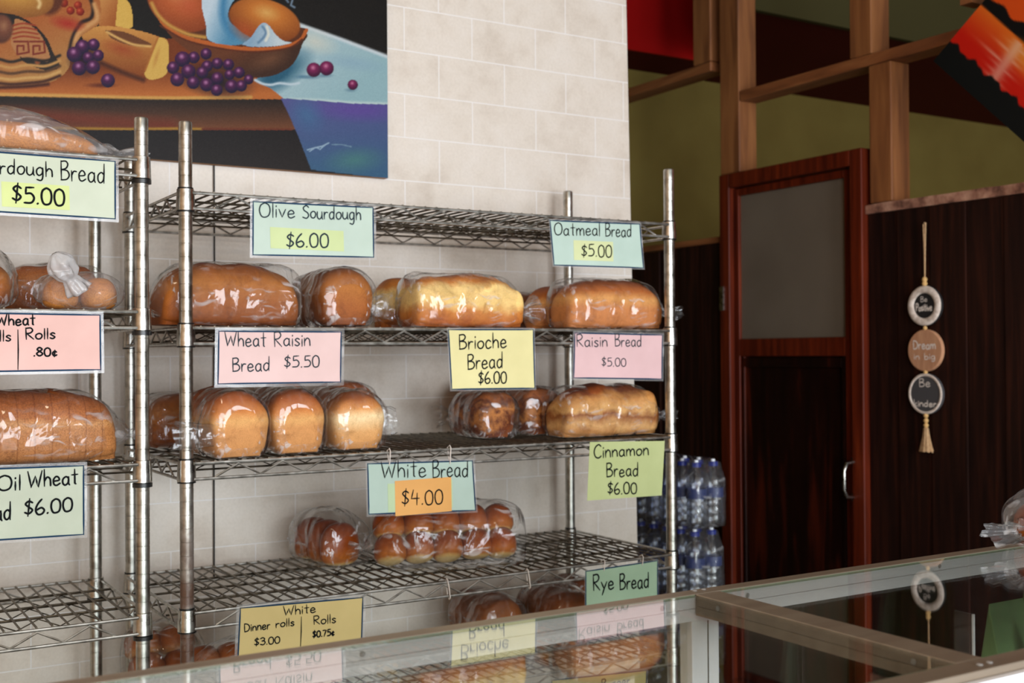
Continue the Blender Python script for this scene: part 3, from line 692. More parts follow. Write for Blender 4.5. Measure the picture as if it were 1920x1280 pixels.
bagged('wheat_loaf', 'brown rolls loaf behind the knotted bag on the left rack', 'bread', DX - .105, .310, l2, 0, .19, .09, .098, 'wheat_bread', 24, end=-1, tail=.02, p=3.5)

# ------------------------------------------------------------------ handwriting
GL = {}
def G(ch, w, *st): GL[ch] = (w, [[tuple(map(float, p.split(','))) for p in s[1:].split()] if s[0] == 'l' else ('s', [tuple(map(float, p.split(','))) for p in s[1:].split()]) for s in st])
G('B', .46, 'l .02,0 .0,1', 's 0,.97 .26,1.0 .38,.84 .28,.63 .03,.54', 's .03,.54 .34,.5 .46,.27 .32,.05 .0,.0')
G('C', .52, 's .5,.86 .34,1 .1,.82 .0,.45 .1,.1 .32,.0 .52,.14')
G('D', .54, 'l .02,0 .0,1', 's 0,1 .36,.88 .54,.5 .38,.1 .02,.0')
G('O', .6, 's .3,1 .08,.84 .0,.48 .1,.1 .3,0 .52,.14 .6,.5 .52,.86 .3,1')
G('P', .44, 'l .03,0 .0,1', 's 0,1 .32,.98 .44,.76 .3,.52 .03,.48')
G('R', .48, 'l .03,0 .0,1', 's 0,.97 .3,1 .42,.78 .28,.56 .03,.5', 'l .06,.5 .48,0')
G('S', .48, 's .46,.86 .28,1 .06,.84 .12,.62 .36,.46 .46,.24 .3,.02 .0,.1')
G('W', .8, 'l 0,1 .2,0 .42,.7 .58,0 .8,1')
bowl = 's .36,.44 .22,.55 .04,.40 .03,.14 .16,.0 .33,.14 .37,.42'
G('a', .42, bowl, 'l .37,.53 .36,.1 .42,0')
G('b', .4, 'l 0,1 .02,.0', 's .02,.3 .16,.54 .36,.42 .36,.12 .18,0 .02,.1')
G('c', .36, 's .34,.44 .18,.54 .02,.34 .06,.06 .2,0 .36,.1')
G('d', .42, bowl, 'l .38,1 .37,0')
G('e', .4, 's .03,.27 .34,.32 .3,.5 .16,.55 .02,.36 .05,.08 .2,0 .4,.12')
G('g', .42, bowl, 's .37,.52 .37,-.1 .26,-.34 .04,-.28')
G('h', .38, 'l .0,1 .01,0', 's .01,.3 .16,.53 .32,.44 .36,.2 .36,0')
G('i', .06, 'l .03,.52 .03,0', 'l .03,.72 .035,.78')
G('k', .36, 'l 0,1 .0,0', 'l .32,.52 .02,.24 .36,0')
G('l', .06, 'l .03,1 .03,0')
G('m', .62, 'l 0,.53 .01,0', 's .01,.32 .14,.53 .26,.44 .3,.0', 's .3,.3 .42,.53 .56,.44 .6,0')
G('n', .38, 'l 0,.53 .01,0', 's .01,.3 .16,.53 .32,.44 .36,.2 .37,0')
G('o', .4, 's .2,.54 .04,.42 .01,.2 .12,.02 .3,.05 .4,.28 .34,.48 .2,.54')
G('p', .4, 'l 0,.53 .0,-.36', 's .01,.34 .18,.54 .37,.4 .34,.1 .18,0 .02,.1')
G('r', .28, 'l 0,.53 .02,0', 's .02,.3 .12,.5 .28,.5')
G('s', .32, 's .3,.46 .16,.54 .03,.42 .16,.29 .3,.14 .16,0 .0,.08')
G('t', .34, 'l .17,.95 .18,.04 .24,0', 'l 0,.60 .34,.62')
G('u', .4, 's 0,.53 .0,.16 .14,0 .3,.1 .36,.3', 'l .36,.53 .37,.08 .42,0')
G('v', .38, 'l 0,.53 .18,0 .38,.53')
G('y', .4, 'l 0,.53 .2,.06', 'l .4,.53 .2,.04 .06,-.36')
G('z', .36, 'l 0,.52 .34,.52 .02,0 .36,0')
G('0', .46, 's .23,1 .05,.82 .0,.45 .08,.08 .23,0 .4,.12 .46,.5 .4,.86 .23,1')
G('3', .44, 's .02,.86 .22,1 .4,.82 .32,.6 .14,.54', 's .14,.54 .38,.5 .44,.24 .26,.0 .0,.1')
G('4', .5, 'l .14,1 .02,.42 .48,.44', 'l .36,.78 .34,0')
G('5', .44, 'l .42,1 .08,.96 .06,.58', 's .06,.58 .3,.62 .44,.36 .32,.06 .0,.02')
G('6', .42, 's .3,1 .1,.7 .0,.32 .1,.02 .3,.02 .42,.24 .28,.44 .04,.3')
G('7', .44, 'l 0,.98 .42,.98 .14,0')
G('8', .44, 's .22,.55 .04,.76 .2,1 .4,.8 .22,.55 .0,.26 .2,0 .44,.24 .22,.55')
G('$', .40, 's .38,.80 .2,.92 .04,.74 .2,.52 .37,.3 .2,.08 .0,.18', 'l .24,1.08 .15,-.08')
G('.', .08, 'l .02,.0 .05,.04')
G('¢', .34, 's .32,.46 .18,.56 .03,.34 .08,.08 .2,.02 .34,.12', 'l .2,.68 .16,-.1')
G(' ', .3)
def smooth(pts, n=5):
    out = []
    for i in range(len(pts) - 1):
        p0 = pts[max(i - 1, 0)]; p1 = pts[i]; p2 = pts[i + 1]; p3 = pts[min(i + 2, len(pts) - 1)]
        for k in range(n):
            t = k / n
            out.append(tuple(.5 * (2 * b + (c - a) * t + (2 * a - 5 * b + 4 * c - d) * t * t + (-a + 3 * b - 3 * c + d) * t ** 3) for a, b, c, d in zip(p0, p1, p2, p3)))
    return out + [pts[-1]]
def lift(p, i): return (p[0], p[1] - i * 1.2e-6, p[2])
def ribbon(mb, pts, hw, at):
    """flat pen stroke through 2-D pts; at(x, z, k) gives the 3-D point"""
    n = len(pts); vs = []
    for i, (x, z) in enumerate(pts):
        a = pts[max(i - 1, 0)]; b = pts[min(i + 1, n - 1)]
        dx, dz = b[0] - a[0], b[1] - a[1]; l = math.hypot(dx, dz) or 1; dx /= l; dz /= l
        ex = (-hw * .7 if i == 0 else hw * .7 if i == n - 1 else 0)
        x += dx * ex; z += dz * ex
        q = hw * (.55 if i in (0, n - 1) else 1)
        vs += [lift(at(x - dz * q, z + dx * q), i), lift(at(x + dz * q, z - dx * q), i)]
    mb.add(vs, [(2 * i, 2 * i + 1, 2 * i + 3, 2 * i + 2) for i in range(n - 1)])
def write(mb, text, x0, z0, x1, z1, cap, hw, at, rnd, gap=.13):
    nk = [0]; tot = sum(GL[c][0] for c in text) + gap * (len(text) - 1)
    ux, uz = (x1 - x0) / tot, (z1 - z0) / tot; pos = 0
    for c in text:
        w_, st = GL[c]; jz = rnd.uniform(-.03, .03) * cap; js = rnd.uniform(.95, 1.05)
        for s_ in st:
            nk[0] += 1; kk_ = nk[0] * .00002
            pts = smooth(s_[1]) if s_[0] == 's' else s_
            if s_[0] != 's':
                q = []
                for i in range(len(pts) - 1): q += [pts[i], tuple((a + b) / 2 for a, b in zip(pts[i], pts[i + 1]))]
                pts = q + [pts[-1]]
            P = [(x0 + (pos + a) * ux, z0 + (pos + a) * uz + b * cap * js + jz) for a, b in pts]
            ribbon(mb, P, hw, lambda x, z, k=kk_: at(x, z, k))
        pos += w_ + gap

# ------------------------------------------------------------------ price cards
def card(label, corners, col, texts, border=True, notes=(), bar=None, ink='ink', pen=1.0, sleeve=.005, ties=(), curl=0, y0=-.0146, hidden=False):
    """corners tl, tr, br, bl as (x, z) on the plane of the shelf front; y0 = hanging plane"""
    k_ = (y0 + 2.181) / (2.181 - .022)          # measured on the plane Y = -.022, moved to the hanging plane
    X_ = lambda x: -.617 + (x + .617) * k_
    Z_ = lambda z: 1.44 + (z - 1.44) * k_
    corners = [(X_(x), Z_(z)) for x, z in corners]
    texts = [(q[0], X_(q[1]), Z_(q[2]), X_(q[3]), Z_(q[4]), q[5] * k_) + tuple(q[6:]) for q in texts]
    notes = [(X_(q[0]), Z_(q[1]), X_(q[2]), Z_(q[3]), q[4]) for q in notes]
    ties = [(X_(q[0]), Z_(q[1]), q[2]) for q in ties]
    if bar: bar = (X_(bar[0]), Z_(bar[1]), X_(bar[2]), Z_(bar[3]))
    (ax, az), (bx, bz), (cx, cz), (dx, dz) = corners
    mx, mz = (ax + bx + cx + dx) / 4, (az + bz + cz + dz) / 4
    t = thing('price_card', label, 'price card', (mx, y0, mz))
    rnd = random.Random(label)
    def yoff(x, z): return -curl * ((x - mx) / .1) ** 2
    def lp(x, z, k=0): return (x - mx, yoff(x, z) - k, z - mz)
    def grid(cs, k, th, n=8):
        (ax, az), (bx, bz), (cx, cz), (dx, dz) = cs; m = MB(); vs = []
        for kk in (k, k - th):
            for j in range(n + 1):
                for i in range(n + 1):
                    u, v = i / n, j / n
                    x = (ax * (1 - u) + bx * u) * (1 - v) + (dx * (1 - u) + cx * u) * v; z = (az * (1 - u) + bz * u) * (1 - v) + (dz * (1 - u) + cz * u) * v
                    vs.append(lp(x, z, kk))
        q = n + 1; fs = []
        for j in range(n):
            for i in range(n):
                a = j * q + i; fs.append((a, a + 1, a + q + 1, a + q)); b = a + q * q; fs.append((b, b + q, b + q + 1, b + 1))
        for i in range(n):
            fs += [(i, i + q * q, i + 1 + q * q, i + 1), (n * q + i, n * q + i + 1, n * q + i + 1 + q * q, n * q + i + q * q),
                   (i * q, (i + 1) * q, (i + 1) * q + q * q, i * q + q * q), (i * q + n, i * q + n + q * q, (i + 1) * q + n + q * q, (i + 1) * q + n)]
        return m.add(vs, fs)
    def grow(cs, d):
        (ax, az), (bx, bz), (cx, cz), (dx, dz) = cs
        return [(ax - d, az + d), (bx + d, bz + d), (cx + d, cz - d), (dx - d, dz - d)]
    grid(corners, 0, .0004).build('paper', col, t)
    if border:
        m = MB(); ins = grow(corners, -.0012); c4 = ins + [ins[0]]
        for i in range(4):
            pts = [tuple(np.array(c4[i]) + (np.array(c4[i + 1]) - np.array(c4[i])) * k / 6) for k in range(7)]
            ribbon(m, pts, .0015, lambda x, z: lp(x, z, .0004))
        m.build('border', MT['ink_blue'], t)
    if sleeve: 
        sl = grow(corners, sleeve)
        m = MB(); n = 8
        # clear margin of the laminated sleeve round the paper
        o_ = sl + [sl[0]]; i_ = list(corners) + [corners[0]]
        for i in range(4):
            for k in range(n):
                f0, f1 = k / n, (k + 1) / n
                L_ = lambda p, q, f: (p[0] + (q[0] - p[0]) * f, p[1] + (q[1] - p[1]) * f)
                m.add([lp(*L_(o_[i], o_[i + 1], f0), .0003), lp(*L_(o_[i], o_[i + 1], f1), .0003), lp(*L_(i_[i], i_[i + 1], f1), .0003), lp(*L_(i_[i], i_[i + 1], f0), .0003)], [(0, 1, 2, 3)])
        m.build('sleeve', MT['laminate'], t)
    for kk, (x0, z0, x1, z1, nm) in enumerate(notes):
        j = rnd.uniform(-.001, .001)
        grid([(x0, z0 + j), (x1, z0), (x1 + .001, z1), (x0 + .001, z1 + j)], .0006 + .0004 * kk, .0002, 3).build('price_note', nm, t)
    kz = .0008 + .0004 * len(notes)
    for tx in texts:
        m = MB(); s_, x0, z0, x1, z1, cap = tx[:6]; hw = (tx[6] if len(tx) > 6 else 1) * pen * .00125
        write(m, s_, x0, z0, x1, z1, cap, hw, lambda x, z, k=0: lp(x, z, kz + k), rnd); m.build('lettering', MT[ink], t)
    if bar:
        m = MB(); ribbon(m, [(bar[0], bar[1]), ((bar[0] + bar[2]) / 2 + .0005, (bar[1] + bar[3]) / 2), (bar[2], bar[3])], .0012, lambda x, z: lp(x, z, kz)); m.build('divider_line', MT[ink], t)
    for (x, z, zw) in ties:
        mm = MB(); y_ = -y0 - .011
        mm.tube([lp(x, z, .0012), lp(x, z + .006, .003), lp(x + .001, zw + .004, .004), (x - mx + .001, y_ - .003 , zw - mz + .009), (x - mx, y_ + .006, zw - mz + .004), (x - mx, y_ - .002, z - mz + .006), (x - mx, .0012, z - mz)], .0011, 6)
        mm.build('zip_tie', MT['tie'], t)
    return t
PN = dict(lime=paper('note_lime', 218, 230, 142), yg=paper('note_yellow_green', 212, 226, 160), yel=paper('note_pale_yellow', 228, 234, 176), orange=paper('note_orange', 250, 182, 96), tape=paper('note_pale_green', 204, 226, 178))
card('pale green card reading Sourdough Bread $5.00 on the top left shelf', [(-.478, 1.7935), (-.132, 1.793), (-.132, 1.687), (-.478, 1.690)], paper('card_pale_green', 210, 218, 192),
     [('Sourdough', -.3731, 1.7549, -.2399, 1.7565, .026), ('Bread', -.2257, 1.7515, -.1513, 1.7515, .033), ('$5.00', -.3052, 1.7084, -.2205, 1.7052, .0286, 1.5)], notes=[(-.323, 1.742, -.212, 1.699, PN['lime'])], y0=-.0146)
card('pink card reading Wheat with Rolls .80¢ at the left edge', [(-.40, 1.517), (-.159, 1.5155), (-.158, 1.4155), (-.40, 1.4145)], paper('card_salmon', 238, 186, 174),
     [('Wheat', -.3319, 1.4945, -.2695, 1.4959, .0192, 1.2), ('rolls', -.3488, 1.4671, -.3083, 1.468, .0182), ('Rolls', -.2842, 1.4708, -.2362, 1.4718, .0185, 1.1), ('.80¢', -.2713, 1.442, -.2336, 1.4418, .0148, 1.2)], bar=(-.297, 1.487, -.297, 1.419), y0=-.0146)
card('pale green card reading Oil Wheat Bread $6.00 at the left edge', [(-.43, 1.2525), (-.188, 1.248), (-.188, 1.124), (-.43, 1.1285)], paper('card_grey_green', 204, 212, 188),
     [('Oil', -.3300, 1.2124, -.2934, 1.2119, .0264, 1.3), ('Wheat', -.2814, 1.2139, -.1994, 1.2151, .0277, 1.3), ('Bread', -.3741, 1.1623, -.3089, 1.1607, .0306, 1.3), ('$6.00', -.2866, 1.1663, -.2085, 1.1686, .0249, 1.4)], y0=-.0146)
card('mint card reading Olive Sourdough $6.00 hanging from the top shelf', [(.1225, 1.7365), (.376, 1.740), (.377, 1.637), (.1215, 1.632)], paper('card_mint', 200, 218, 202),
     [('Olive', .1359, 1.7062, .2072, 1.7091, .0278), ('Sourdough', .2237, 1.7089, .3477, 1.7125, .0262), ('$6.00', .1905, 1.6509, .2771, 1.6535, .0271, 1.3)], notes=[(.157, 1.688, .310, 1.647, PN['yg'])], ink='ink_soft')
card('mint card reading Oatmeal Bread $5.00 at the right of the top shelf', [(.804, 1.737), (1.057, 1.742), (1.067, 1.638), (.814, 1.636)], paper('card_mint_pale', 200, 222, 208),
     [('Oatmeal', .8164, 1.7035, .9407, 1.7082, .0286), ('Bread', .9572, 1.7077, 1.0307, 1.7099, .0294), ('$5.00', .8898, 1.6599, .9734, 1.6606, .0266, 1.2)], notes=[(.868, 1.696, .978, 1.651, PN['yel'])], sleeve=.003)
card('pink card reading Wheat Raisin Bread $5.50 on the second shelf', [(.0545, 1.4875), (.305, 1.487), (.303, 1.385), (.0525, 1.386)], paper('card_pink', 240, 202, 196),
     [('Wheat', .0669, 1.4579, .1475, 1.4577, .0262), ('Raisin', .1646, 1.4577, .2379, 1.4586, .0268), ('Bread', .0822, 1.4103, .1548, 1.4104, .0263), ('$5.50', .185, 1.4172, .2567, 1.4164, .0228)], ink='ink_soft', sleeve=.006)
card('yellow card reading Brioche Bread $6.00', [(.546, 1.493), (.760, 1.494), (.763, 1.363), (.553, 1.365)], paper('card_yellow', 244, 232, 166),
     [('Brioche', .5731, 1.451, .6893, 1.4529, .0316, 1.25), ('Bread', .5935, 1.4079, .6795, 1.4091, .0329, 1.25), ('$6.00', .6194, 1.3767, .6887, 1.3766, .0251, 1.25)], sleeve=.003)
card('pink card reading Raisin Bread $5.00 at the right end of the second shelf', [(.869, 1.487), (1.122, 1.483), (1.119, 1.377), (.865, 1.384)], paper('card_rose', 242, 200, 200),
     [('Raisin', .8748, 1.4548, .9594, 1.4558, .0265), ('Bread', .9821, 1.4557, 1.0577, 1.4543, .027), ('$5.00', .9439, 1.4107, 1.0122, 1.4087, .0195, .9)], ink='ink_soft', sleeve=.004)
card('mint card with orange note reading White Bread $4.00 on zip ties', [(.359, 1.221), (.604, 1.214), (.611, 1.106), (.361, 1.117)], paper('card_mint_blue', 194, 216, 202),
     [('White', .3894, 1.1892, .4915, 1.1863, .0336), ('Bread', .5077, 1.1831, .5918, 1.1802, .0345), ('$4.00', .4359, 1.1317, .53, 1.1259, .0295, 1.2)], notes=[(.404, 1.176, .554, 1.118, PN['tape']), (.420, 1.182, .551, 1.110, PN['orange'])], ties=[(.408, 1.215, SH[2] - .004), (.548, 1.209, SH[2] - .004)], sleeve=.004)
card('lime green paper reading Cinnamon Bread $6.00 without a border', [(.908, 1.239), (1.124, 1.232), (1.114, 1.104), (.899, 1.107)], paper('card_lime', 214, 224, 158),
     [('Cinnamon', .9196, 1.2026, 1.0756, 1.2019, .029, 1.35), ('Bread', .955, 1.1569, 1.0454, 1.1539, .0305, 1.35), ('$6.00', .9577, 1.1177, 1.0403, 1.1133, .0268, 1.35)], border=False, sleeve=0, curl=.0015)
card('green card reading Rye Bread hanging from the fourth shelf', [(.894, .949), (1.102, .953), (1.101, .845), (.893, .842)], paper('card_green', 182, 212, 180),
     [('Rye', .9153, .9021, .9722, .8994, .0338, 1.5), ('Bread', .9904, .8961, 1.0741, .8918, .0343, 1.5)], ties=[(.945, .944, SH[3] - .004), (1.055, .946, SH[3] - .004)], sleeve=.002)
card('yellow card reading White Dinner rolls $3.00 and Rolls $0.75¢', [(.094, .962), (.349, .953), (.345, .852), (.088, .852)], paper('card_butter', 232, 206, 134),
     [('White', .1804, .9368, .2463, .934, .0175), ('Dinner', .1028, .915, .1530, .9147, .0152), ('rolls', .1652, .9151, .2021, .9145, .0144), ('Rolls', .2428, .9114, .2889, .9087, .0167), ('$3.00', .1226, .886, .1726, .8843, .0132), ('$0.75¢', .2405, .8856, .2854, .8849, .0125, 1.2)], bar=(.217, .929, .215, .872), pen=.95, sleeve=.006)
card('yellow card reading Burger seen through the case glass', [(.80, .718), (1.067, .701), (1.062, .60), (.795, .61)], paper('card_butter_low', 232, 208, 140),
     [('Burger', .9371, .6760, 1.0159, .6745, .0217, 1.1)], sleeve=.003)

# loose zip ties left on the fourth shelf edge
for i, (x, lab) in enumerate(((.545, 'clear zip tie left on the fourth shelf edge left of the other tie'), (.745, 'clear zip tie left on the fourth shelf edge nearer the rye card'))):
    mm = MB(); zt = SH[3]
    mm.tube([(x, -.0155, zt + .002), (x + .003, -.0165, zt - .015), (x + .006, -.0160, zt - .037), (x + .007, -.011, zt - .0405), (x + .005, -.0065, zt - .035), (x + .001, -.0065, zt - .002), (x, -.011, zt + .0042)], .0012, 6, closed=True)
    tag(mm.build('zip_tie', MT['tie']), lab, 'zip tie', 'loose zip ties')

# black cord hanging down the tiled wall behind the rack
pts = [(.207, .4945, 1.90), (.2068, .494, 1.6), (.204, .494, 1.3), (.2035, .4945, 1.0), (.203, .4945, .915)]
tag(MB().tube(pts, .0019, 8).build('black_cord', MT['cord']), 'thin black cord hanging down the tiled wall behind the right-hand rack', 'cord')
# ------------------------------------------------------------------ paintings
def inpoly(px, py, poly):
    r = np.zeros(px.shape, bool); n = len(poly)
    for i in range(n):
        x0, y0 = poly[i]; x1, y1 = poly[i - 1]
        c = ((y0 > py) != (y1 > py)) & (px < (x1 - x0) * (py - y0) / ((y1 - y0) + 1e-12) + x0)
        r ^= c
    return r
class Painter:
    def __init__(s, px, py): s.x = px; s.y = py; s.c = np.zeros(px.shape + (3,))
    def col(s, v): return np.array(v, float)
    def mixin(s, mask, col):
        mask = np.clip(np.asarray(mask, float), 0, 1)[..., None]
        s.c = s.c * (1 - mask) + np.asarray(col, float) * mask
    def poly(s, pts, col): s.mixin(inpoly(s.x, s.y, smooth2(pts)), col)
    def grad(s, a, ca, b, cb):
        t = np.clip(((s.x - a[0]) * (b[0] - a[0]) + (s.y - a[1]) * (b[1] - a[1])) / ((b[0] - a[0]) ** 2 + (b[1] - a[1]) ** 2), 0, 1)[..., None]
        return np.array(ca, float) * (1 - t) + np.array(cb, float) * t
    def ell(s, cx, cy, rx, ry, rot=0):
        c, q = cos(rot), sin(rot); dx, dy = s.x - cx, s.y - cy
        return np.sqrt(((dx * c + dy * q) / rx) ** 2 + ((-dx * q + dy * c) / ry) ** 2)
    def ball(s, cx, cy, r, dark, mid, hi, hx=-.25, hy=-.3, ry=None, rot=0, soft=.06):
        e = s.ell(cx, cy, r, ry or r, rot); h = s.ell(cx + hx * r, cy + hy * (ry or r), r, ry or r, rot)
        t = np.clip(h / 1.25, 0, 1)[..., None]
        col = np.where(t < .35, np.array(hi, float) * (1 - t / .35) + np.array(mid, float) * (t / .35), np.array(mid, float) * (1 - (t - .35) / .65) + np.array(dark, float) * ((t - .35) / .65))
        s.mixin(np.clip((1 - e) / soft, 0, 1), col)
    def line(s, pts, wd, col, soft=.6):
        pts = smooth2(pts, False); d = np.full(s.x.shape, 1e9)
        for (x0, y0), (x1, y1) in zip(pts[:-1], pts[1:]):
            l2 = (x1 - x0) ** 2 + (y1 - y0) ** 2 + 1e-9
            t = np.clip(((s.x - x0) * (x1 - x0) + (s.y - y0) * (y1 - y0)) / l2, 0, 1)
            d = np.minimum(d, np.hypot(s.x - x0 - t * (x1 - x0), s.y - y0 - t * (y1 - y0)))
        s.mixin(np.clip((wd - d) / (wd * soft) + .5, 0, 1), col)
def smooth2(pts, closed=True):
    return list(pts)
def cat(pts, n=6): return smooth([tuple(map(float, p)) for p in pts], n)
def canvas_mesh(name, x0, x1, z0, z1, step, Hm, paintfn, mat, parent, plane='y', val=0.0, off=(0, 0, 0)):
    nx = int((x1 - x0) / step) + 1; nz = int((z1 - z0) / step) + 1
    X, Z = np.meshgrid(np.linspace(x0, x1, nx), np.linspace(z0, z1, nz))
    den = Hm[6] * X + Hm[7] * Z + 1
    px = (Hm[0] * X + Hm[1] * Z + Hm[2]) / den; py = (Hm[3] * X + Hm[4] * Z + Hm[5]) / den
    P = Painter(px, py); paintfn(P)
    nn = nx * nz
    co = np.zeros((nn, 3))
    if plane == 'y': co[:, 0] = X.ravel() - off[0]; co[:, 1] = val - off[1]; co[:, 2] = Z.ravel() - off[2]
    else: co[:, 0] = val - off[0]; co[:, 1] = X.ravel() - off[1]; co[:, 2] = Z.ravel() - off[2]
    i = np.arange(nx - 1); j = np.arange(nz - 1); I, J = np.meshgrid(i, j); a = (J * nx + I).ravel()
    f = np.stack([a, a + 1, a + nx + 1, a + nx], 1) if plane == 'y' else np.stack([a, a + nx, a + nx + 1, a + 1], 1)
    me = bpy.data.meshes.new(name); me.vertices.add(nn); me.vertices.foreach_set('co', co.ravel())
    nf = len(f); me.loops.add(nf * 4); me.loops.foreach_set('vertex_index', f.ravel().astype(np.int32))
    me.polygons.add(nf); me.polygons.foreach_set('loop_start', np.arange(nf, dtype=np.int32) * 4)
    me.update(calc_edges=True)
    c = np.clip(P.c.reshape(-1, 3), 0, 255) / 255.0
    c = np.where(c <= .04045, c / 12.92, ((c + .055) / 1.055) ** 2.4) * .66
    at = me.color_attributes.new('Col', 'FLOAT_COLOR', 'POINT'); at.data.foreach_set('color', np.concatenate([c, np.ones((nn, 1))], 1).ravel().astype(np.float32))
    me.materials.append(mat)
    o = bpy.data.objects.new(name, me); C.objects.link(o); o.parent = parent
    return o

def still_life(P):
    rs = np.random.RandomState(3)
    P.mixin(np.ones(P.x.shape), (30, 27, 24))
    # table: lit top, dark apron with a worn lower edge, darkness below
    top = [(-120, 95), (560, 60), (560, 186), (330, 186), (180, 183), (-120, 178)]
    P.mixin(inpoly(P.x, P.y, top), P.grad((0, 128), (120, 58, 26), (0, 176), (186, 106, 50)))
    P.line([(-120, 176), (0, 177), (100, 179), (180, 181), (250, 183), (330, 184), (470, 182)], 3.2, (208, 156, 82), 1.2)
    ap = [(-120, 180), (0, 181), (250, 187), (560, 187), (560, 243), (-120, 243)]
    P.mixin(inpoly(P.x, P.y, ap), P.grad((0, 186), (40, 32, 28), (0, 241), (116, 70, 44)))
    P.line([(-120, 212), (60, 216), (200, 228), (320, 236)], 12, (112, 52, 34), 1.6)
    P.line([(100, 240), (160, 241), (240, 242), (330, 241), (380, 242)], 2.4, (168, 124, 48), 1.2)
    P.line([(380, 242), (480, 243), (545, 243)], 2.4, (110, 52, 34), 1.2)
    P.mixin(P.y > 244, P.grad((0, 244), (34, 30, 29), (0, 320), (44, 38, 36)))
    # cloth on the right
    cl = cat([(478, 152), (500, 120), (540, 60), (552, 42)]) + [(728, 106), (735, 106), (735, 196), (650, 192), (533, 186), (508, 166)]
    P.mixin(inpoly(P.x, P.y, cl), P.grad((520, 60), (178, 200, 206), (650, 190), (150, 184, 190)))
    P.line([(552, 43), (640, 74), (728, 107)], 3.2, (206, 216, 220), 1.4)
    P.mixin(np.clip(1 - P.ell(590, 78, 52, 26, .3), 0, 1), (204, 208, 196))
    P.mixin(np.clip(1.1 - P.ell(660, 118, 70, 16, .15), 0, 1) * .6, (140, 172, 190))
    P.line([(540, 186), (600, 188), (660, 193), (735, 195)], 2.8, (190, 210, 208), 1.4)
    hang = [(526, 184), (600, 189), (660, 194), (735, 196), (735, 336), (583, 318), (560, 258), (540, 212)]
    P.mixin(inpoly(P.x, P.y, hang), P.grad((640, 190), (86, 88, 140), (640, 330), (62, 100, 130)))
    P.mixin(inpoly(P.x, P.y, hang) * np.clip(1.25 - P.ell(670, 205, 90, 22, .05), 0, 1), (96, 78, 150))
    P.mixin(inpoly(P.x, P.y, hang) * np.clip(1.15 - P.ell(575, 215, 40, 30, .9), 0, 1) * .7, (70, 112, 150))
    P.mixin(inpoly(P.x, P.y, hang) * np.clip(1.1 - P.ell(665, 300, 60, 26, -.1), 0, 1) * .8, (78, 128, 124))
    P.line([(576, 281), (590, 277), (604, 274), (616, 268)], 1.3, (150, 176, 196)); P.line([(580, 284), (592, 276), (600, 280), (610, 271)], 1.0, (150, 176, 196)); P.line([(622, 271), (640, 271), (658, 275)], .9, (120, 150, 170))
    # shadow of the bowl on the cloth, folded hem
    P.mixin(inpoly(P.x, P.y, cl) * np.clip(1.4 - P.ell(520, 138, 60, 26, -.55), 0, 1), (44, 92, 116))
    P.line(cat([(478, 150), (492, 157), (508, 159), (524, 156), (545, 158), (560, 156)]), 2.2, (196, 212, 220), 1.3)
    # bowl
    rim = lambda k: cat([(282 - k, -12), (292 - k, 20), (310, 48 + k), (350, 70 + k), (420, 86 + k), (480, 92 + k), (530, 88 + k), (560, 76 + k), (572 + k, 58), (566, 52), (500, 40), (400, 10), (320, -30)])
    P.mixin(inpoly(P.x, P.y, cat([(300, 40), (322, 70), (360, 100), (410, 128), (460, 144), (500, 144), (530, 134), (552, 116), (566, 84), (566, 60), (430, 60)])), P.grad((440, 90), (104, 58, 34), (470, 142), (66, 42, 30)))
    P.mixin(np.clip(1.1 - P.ell(505, 112, 44, 20, -.35), 0, 1) * .6, (128, 84, 56))
    P.mixin(inpoly(P.x, P.y, rim(5)), (186, 96, 42)); P.line(cat([(300, 48), (350, 76), (420, 92), (480, 97), (540, 90), (566, 74)]), 1.6, (92, 44, 26), 1.2)
    P.mixin(inpoly(P.x, P.y, rim(-3)), (92, 50, 30))
    # bread in the bowl, napkin, second bread
    P.ball(342, 2, 72, (134, 62, 30), (184, 92, 48), (206, 130, 76), -.1, -.2, 56, .5, .05)
    P.mixin(np.clip(1 - P.ell(352, 8, 40, 26, .5), 0, 1) * .55, (192, 86, 56))
    P.line(cat([(284, 6), (296, 28), (318, 48), (352, 64), (384, 70)]), 3.2, (196, 146, 70), 1.4)
    nap = cat([(380, -8), (378, 12), (386, 48), (390, 74), (420, 84), (452, 83), (470, 70), (430, 40), (432, 10), (450, -10)])
    P.mixin(inpoly(P.x, P.y, nap), P.grad((388, 30), (196, 212, 222), (436, 50), (84, 140, 172)))
    P.line(cat([(420, -6), (418, 24), (424, 48), (438, 66)]), 7, (70, 130, 168), 1.8)
    P.ball(496, 38, 70, (132, 66, 26), (196, 116, 48), (222, 168, 92), .05, -.35, 40, .28, .05)
    P.mixin(np.clip(1 - P.ell(460, 58, 40, 24, .6), 0, 1) * .7, (184, 82, 40))
    tri = cat([(452, 84), (470, 70), (484, 50), (494, 43), (504, 48), (516, 64), (530, 76), (546, 80), (520, 86), (480, 88), (452, 84)])
    P.mixin(inpoly(P.x, P.y, tri), P.grad((470, 70), (138, 168, 192), (520, 76), (196, 208, 212)))
    P.line(cat([(492, 50), (498, 60), (494, 70), (484, 80)]), 2.2, (104, 136, 164), 1.4); P.line(cat([(500, 50), (503, 64), (498, 76)]), 2.4, (222, 222, 208), 1.4)
    P.line([(548, 0), (545, 10), (552, 14)], 1.6, (120, 140, 160), 1.6); P.line([(534, -4), (540, 4)], 1.6, (110, 130, 150), 1.6)
    # steam / dark gap, upright loaf, cut loaf
    P.mixin(inpoly(P.x, P.y, [(170, -40), (222, -10), (222, 50), (190, 54), (176, 30)]), P.grad((176, 0), (206, 148, 84), (222, 30), (160, 88, 40)))
    P.mixin(inpoly(P.x, P.y, cat([(222, -14), (236, -2), (246, 16), (248, 50), (228, 52), (216, 48)])), (216, 174, 84))
